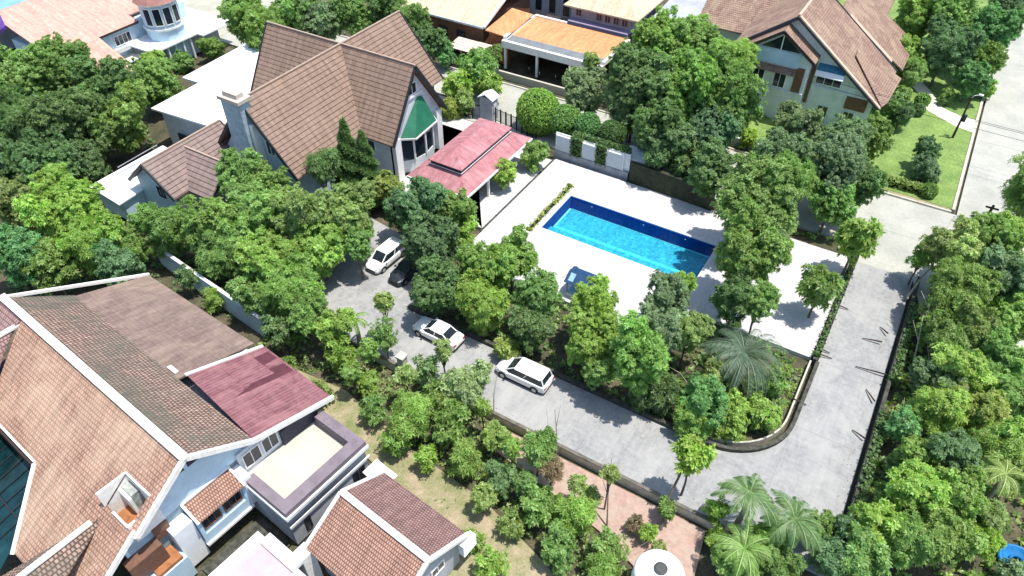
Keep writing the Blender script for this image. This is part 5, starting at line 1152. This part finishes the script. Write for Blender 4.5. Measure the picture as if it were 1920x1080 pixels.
# palms
def palm(px,py,zc,L,nf,label,ck,seed,ncol='palebark',wid=.5):
    p=G(px,py,zc); e=thing('palm_tree',label,'palm tree',(p.x,p.y,-.3)); rg=np.random.default_rng(seed); V=[];rd=[]
    m=MB().tube([(p.x,p.y,-.3),(p.x+.1,p.y,zc*.5),(p.x,p.y,zc)],[.24,.17,.15],8); m.build('trunk',M[ncol],e)
    for i in range(nf):
        a=i*2.39996+rg.uniform(-.2,.2); el=rg.uniform(.25,1.15); Lf=L*rg.uniform(.8,1.1); P=np.array([0,0,0.]); pts=[P.copy()]; dirh=np.array([math.cos(a),math.sin(a),0]); th=el; st=14
        for k in range(st): 
            P=P+(dirh*math.cos(th)+np.array([0,0,math.sin(th)]))*Lf/st; th-=.145*rg.uniform(.9,1.1); pts.append(P.copy())
        sd=np.cross(dirh,[0,0,1])
        for k in range(1,st):
            for sub in (0,.25,.5,.75):
                c=pts[k]*(1-sub)+pts[k+1]*sub; d=(pts[k+1]-pts[k])/np.linalg.norm(pts[k+1]-pts[k])
                ll=wid*Lf*.45*math.sin(math.pi*min(1,(k+sub+1.5)/(st+1.5)))**.7
                for s in (-1,1):
                    l=d*.65+sd*s*.8+np.array([0,0,-.25+rg.normal(0,.1)]); l/=np.linalg.norm(l); w=np.cross(l,[0,0,1.0])*.019+d*.010
                    V.append([c,c+l*ll*.5+w,c+l*ll+np.array([0,0,-.12*ll]),c+l*ll*.5-w]); rd.append(rg.uniform(.2,.9))
        for k in range(st):
            w=sd*.03; V.append([pts[k]-w,pts[k+1]-w*.7,pts[k+1]+w*.7,pts[k]+w]); rd.append(1)
    V=np.array(V); q=len(V); me=bpy.data.meshes.new('fronds'); me.from_pydata(V.reshape(-1,3).tolist(),[],[tuple(range(j*4,j*4+4)) for j in range(q)])
    at=me.attributes.new('rnd','FLOAT','FACE'); at.data.foreach_set('value',np.array(rd,dtype=np.float32)); me.materials.append(M['leaf']); o=bpy.data.objects.new('fronds',me); col.objects.link(o); o.parent=e; o.location=(0,0,zc+.3); o.color=(*COL[ck],1)
palm(1395,665,3.0,4.1,40,'big grey-green palm between the deck corner and the curved bed','palm',1,wid=.42)
palm(1405,925,4.2,2.7,20,'green palm at the lower end of the driveway, left one','dark',2)
palm(1490,975,3.8,2.6,24,'green palm at the lower end of the driveway, right one','dark',3)
palm(1395,1030,3.0,2.3,24,'low green palm at the bottom edge below the left driveway palm','mid',4)
palm(1885,890,4.2,2.0,11,'yellowish palm in the thicket near the right edge','olive',5)
palm(665,600,3.0,1.5,10,'small palm at the lower left edge of the parking area','mid',6)
# bare trunks
def bare(label,pts,r0,mt='palebark',tw=()):
    P=[G(*q) for q in pts]; e=thing('bare_tree',label,'bare tree',tuple(P[0])); n=len(P)
    MB().tube(P,[r0*(1-.75*i/(n-1)) for i in range(n)],6).build('trunk',M[mt],e)
    for q in tw:
        Q=[G(*a) for a in q]; MB().tube(Q,[r0*.5*(1-.7*i/(len(Q)-1)) for i in range(len(Q))],5).build('branch',M[mt],e)
bare('pale bare forked tree in the thicket, beside the upper boundary wall',[(1748,722,0),(1775,660,2),(1795,600,3.5)],.13,tw=([(1775,660,2),(1765,610,3.2),(1752,560,4.4)],[(1748,722,.2),(1738,640,2.6)]))
bare('thin pale bare trunk right of the longest stick',[(1708,700,0),(1722,640,2.2),(1731,590,3.6)],.09,tw=([(1722,640,2.2),(1712,600,3.2)],))
bare('pale bare trunk with curved top at the upper boundary wall',[(1750,640,1),(1742,580,3.4),(1727,545,4.4)],.09,tw=([(1742,580,3.4),(1752,540,4.6)],))
bare('leaning pale fallen trunk at the top end of the boundary wall',[(1700,560,.4),(1728,520,1.6),(1748,500,2.4)],.14,tw=([(1748,500,2.4),(1742,482,3.0)],[(1748,500,2.4),(1756,480,3.0)]))
bare('short white bare stem at the lower boundary wall',[(1690,800,0),(1696,745,1.5)],.08)
bare('thin dark twin bare stems rising from the brick path before the driveway',[(1044,850,.2),(1043,800,2.0),(1040,768,3.2)],.05,'bark',tw=([(1043,800,2.0),(1051,760,3.6)],[(1044,850,.3),(1030,812,1.8),(1024,765,3.4)]))
bare('leaning grey trunk carrying the young tree over the lower driveway',[(1238,995,-.2),(1255,930,2.0),(1280,880,4.0),(1300,850,5.0)],.14,'bark',tw=([(1280,880,4.0),(1322,845,5.2)],))
bare('thin forked sapling trunk standing on the brick path',[(1138,990,-.2),(1140,930,2.2),(1147,860,4.6)],.07,'bark',tw=([(1140,930,2.2),(1130,900,3.4)],))
bare('thin pale trunk of the pale tree, in front of the long low wall',[(926,792,-.2),(926,740,2.2),(932,700,3.8)],.08,'palebark')
bare('curved pale bare branch over the bushes left of the grey palm',[(1288,765,0),(1290,720,1.6),(1276,700,2.2),(1255,688,2.6)],.05)
bare('bare pale twig pair left of the water tank',[(1165,1075,-.2),(1165,1045,1.0),(1215,1015,2.2)],.04,tw=([(1165,1045,1.0),(1210,1035,2.0)],))
# undergrowth: ground plants nobody could count
def scatter(name,label,polys,dens,h,L,W,ck,seed):
    rg=np.random.default_rng(seed); Cs=[]
    for poly in polys:
        P=np.array(poly); lo=P.min(0); hi=P.max(0); A=(hi-lo).prod(); n=int(A*dens); q=rg.uniform(lo,hi,(n,2)); ins=np.zeros(n,bool); j=len(P)-1
        for i in range(len(P)):
            c=((P[i,1]>q[:,1])!=(P[j,1]>q[:,1]))&(q[:,0]<(P[j,0]-P[i,0])*(q[:,1]-P[i,1])/(P[j,1]-P[i,1]+1e-12)+P[i,0]); ins^=c; j=i
        q=q[ins]; cl=np.sin(q[:,0]*1.3+seed)*np.sin(q[:,1]*1.7)+np.sin(q[:,0]*.5+1)*np.sin(q[:,1]*.6+seed)+rg.normal(0,.35,len(q)); k=cl>-.25; q=q[k]; cl=cl[k]
        Cs.append(np.column_stack([q,-.28+np.clip(cl,0,2)*h*rg.uniform(.1,1,len(q))]))
    C=np.concatenate(Cs); Nn=np.array([0,0,1.])+rg.normal(0,.45,(len(C),3))
    o=bpy.data.objects.new(name,leafmesh(name,C,Nn,L,W,5,.9,.4,seed,.1)); col.objects.link(o); o.color=(*COL[ck],1); tag(o,label,'undergrowth',kind='stuff')
bed=[(-4,-16.2),(22,-16.2),(27.6,-13),(28.1,-4),(19.3,-4),(19.3,-8.6),(-5.2,-8.6),(-5.2,-4),(-6.5,-9)]
strip=[(-14,-24.6),(-5,-22.9),(13,-23.1),(14.5,-25.6),(16,-26.3),(23,-28.6),(24,-34),(17,-30),(11,-28.6),(5,-28.0),(-3,-26.4),(-13,-27)]
thick=[(34.7,-40),(34.7,10),(37,13),(47,13),(70,10),(70,-40)]
west=[(-60,-60),(-28,-26),(-13,-25.4),(-6,-23),(-17,-20.8),(-17.7,-8),(-30,-12),(-38,-22),(-70,-22),(-90,-40)]
north=[(-64,14),(-64,60),(-40,60),(-40,28),(-48,14)]; nw=[(-90,-22),(-60,-22),(-46.5,-10),(-59,-4),(-66,-9),(-90,-9)]
park=[(-1,25.5),(27.5,25.5),(27.5,33),(-1,41)]; nb=[(4,12.9),(28.5,12.3),(28.5,14.1),(4,14.1)]
scatter('undergrowth','mixed dark green ground plants under the trees',[bed,west,nw,north],3.8,.8,.34,.10,'dark',21)
scatter('undergrowth','lighter green weeds and seedlings between the shrubs',[strip,thick,bed],3.4,.6,.32,.09,'mid',22)
scatter('undergrowth','leafy green creepers covering the thicket and garden ground',[thick,park,nb],3.2,1.0,.40,.12,'bright',23)
scatter('grass','dry tufts of grass along the dirt track',[[(-3.2,-26.0),(5,-27.9),(12,-28.3),(18,-30.2),(24,-33),(24,-42),(12,-35),(7,-31.6),(-3.4,-29.6)]],5.5,.2,.16,.03,'weed',24)
scatter('undergrowth','tangled pale weeds along the lower strip between wall and track',[strip],10,1.1,.26,.06,'weed',27)
scatter('grass','short bright grass tufts on the curved corner bed',[[(20,-16),(24.5,-15.8),(27.3,-13.8),(28.1,-10.5),(28.1,-5),(26,-5),(22,-12)]],26,.3,.2,.035,'bright',25)
if __name__=='__main__' and False: print(BASES)

def litter(polys,n,seed):
    rg=np.random.default_rng(seed); C=[]
    for (x0,x1,y0,y1,z) in polys:
        k=int(n*(x1-x0)*(y1-y0)); C.append(np.column_stack([rg.uniform(x0,x1,k),rg.uniform(y0,y1,k),np.full(k,z+.012)]))
    C=np.concatenate(C); o=bpy.data.objects.new('leaf_litter',leafmesh('leaf_litter',C,np.array([0,0,1.])+rg.normal(0,.12,(len(C),3)),.12,.035,1,1,.05,seed,0)); col.objects.link(o); o.color=(.22,.16,.08,1)
    tag(o,'dry fallen leaves scattered along the driveway edges','leaf litter',kind='stuff')
litter([(-4,22,-17.3,-16.6,0),(1,28,-22.3,-21.3,0),(33.0,34,-22,11,0),(28.9,29.5,-10,11,0),(-17,-5,-19,-9,0),(0,28,9.5,12,.1),(4,22,-18.5,-16.7,0)],3.2,31)
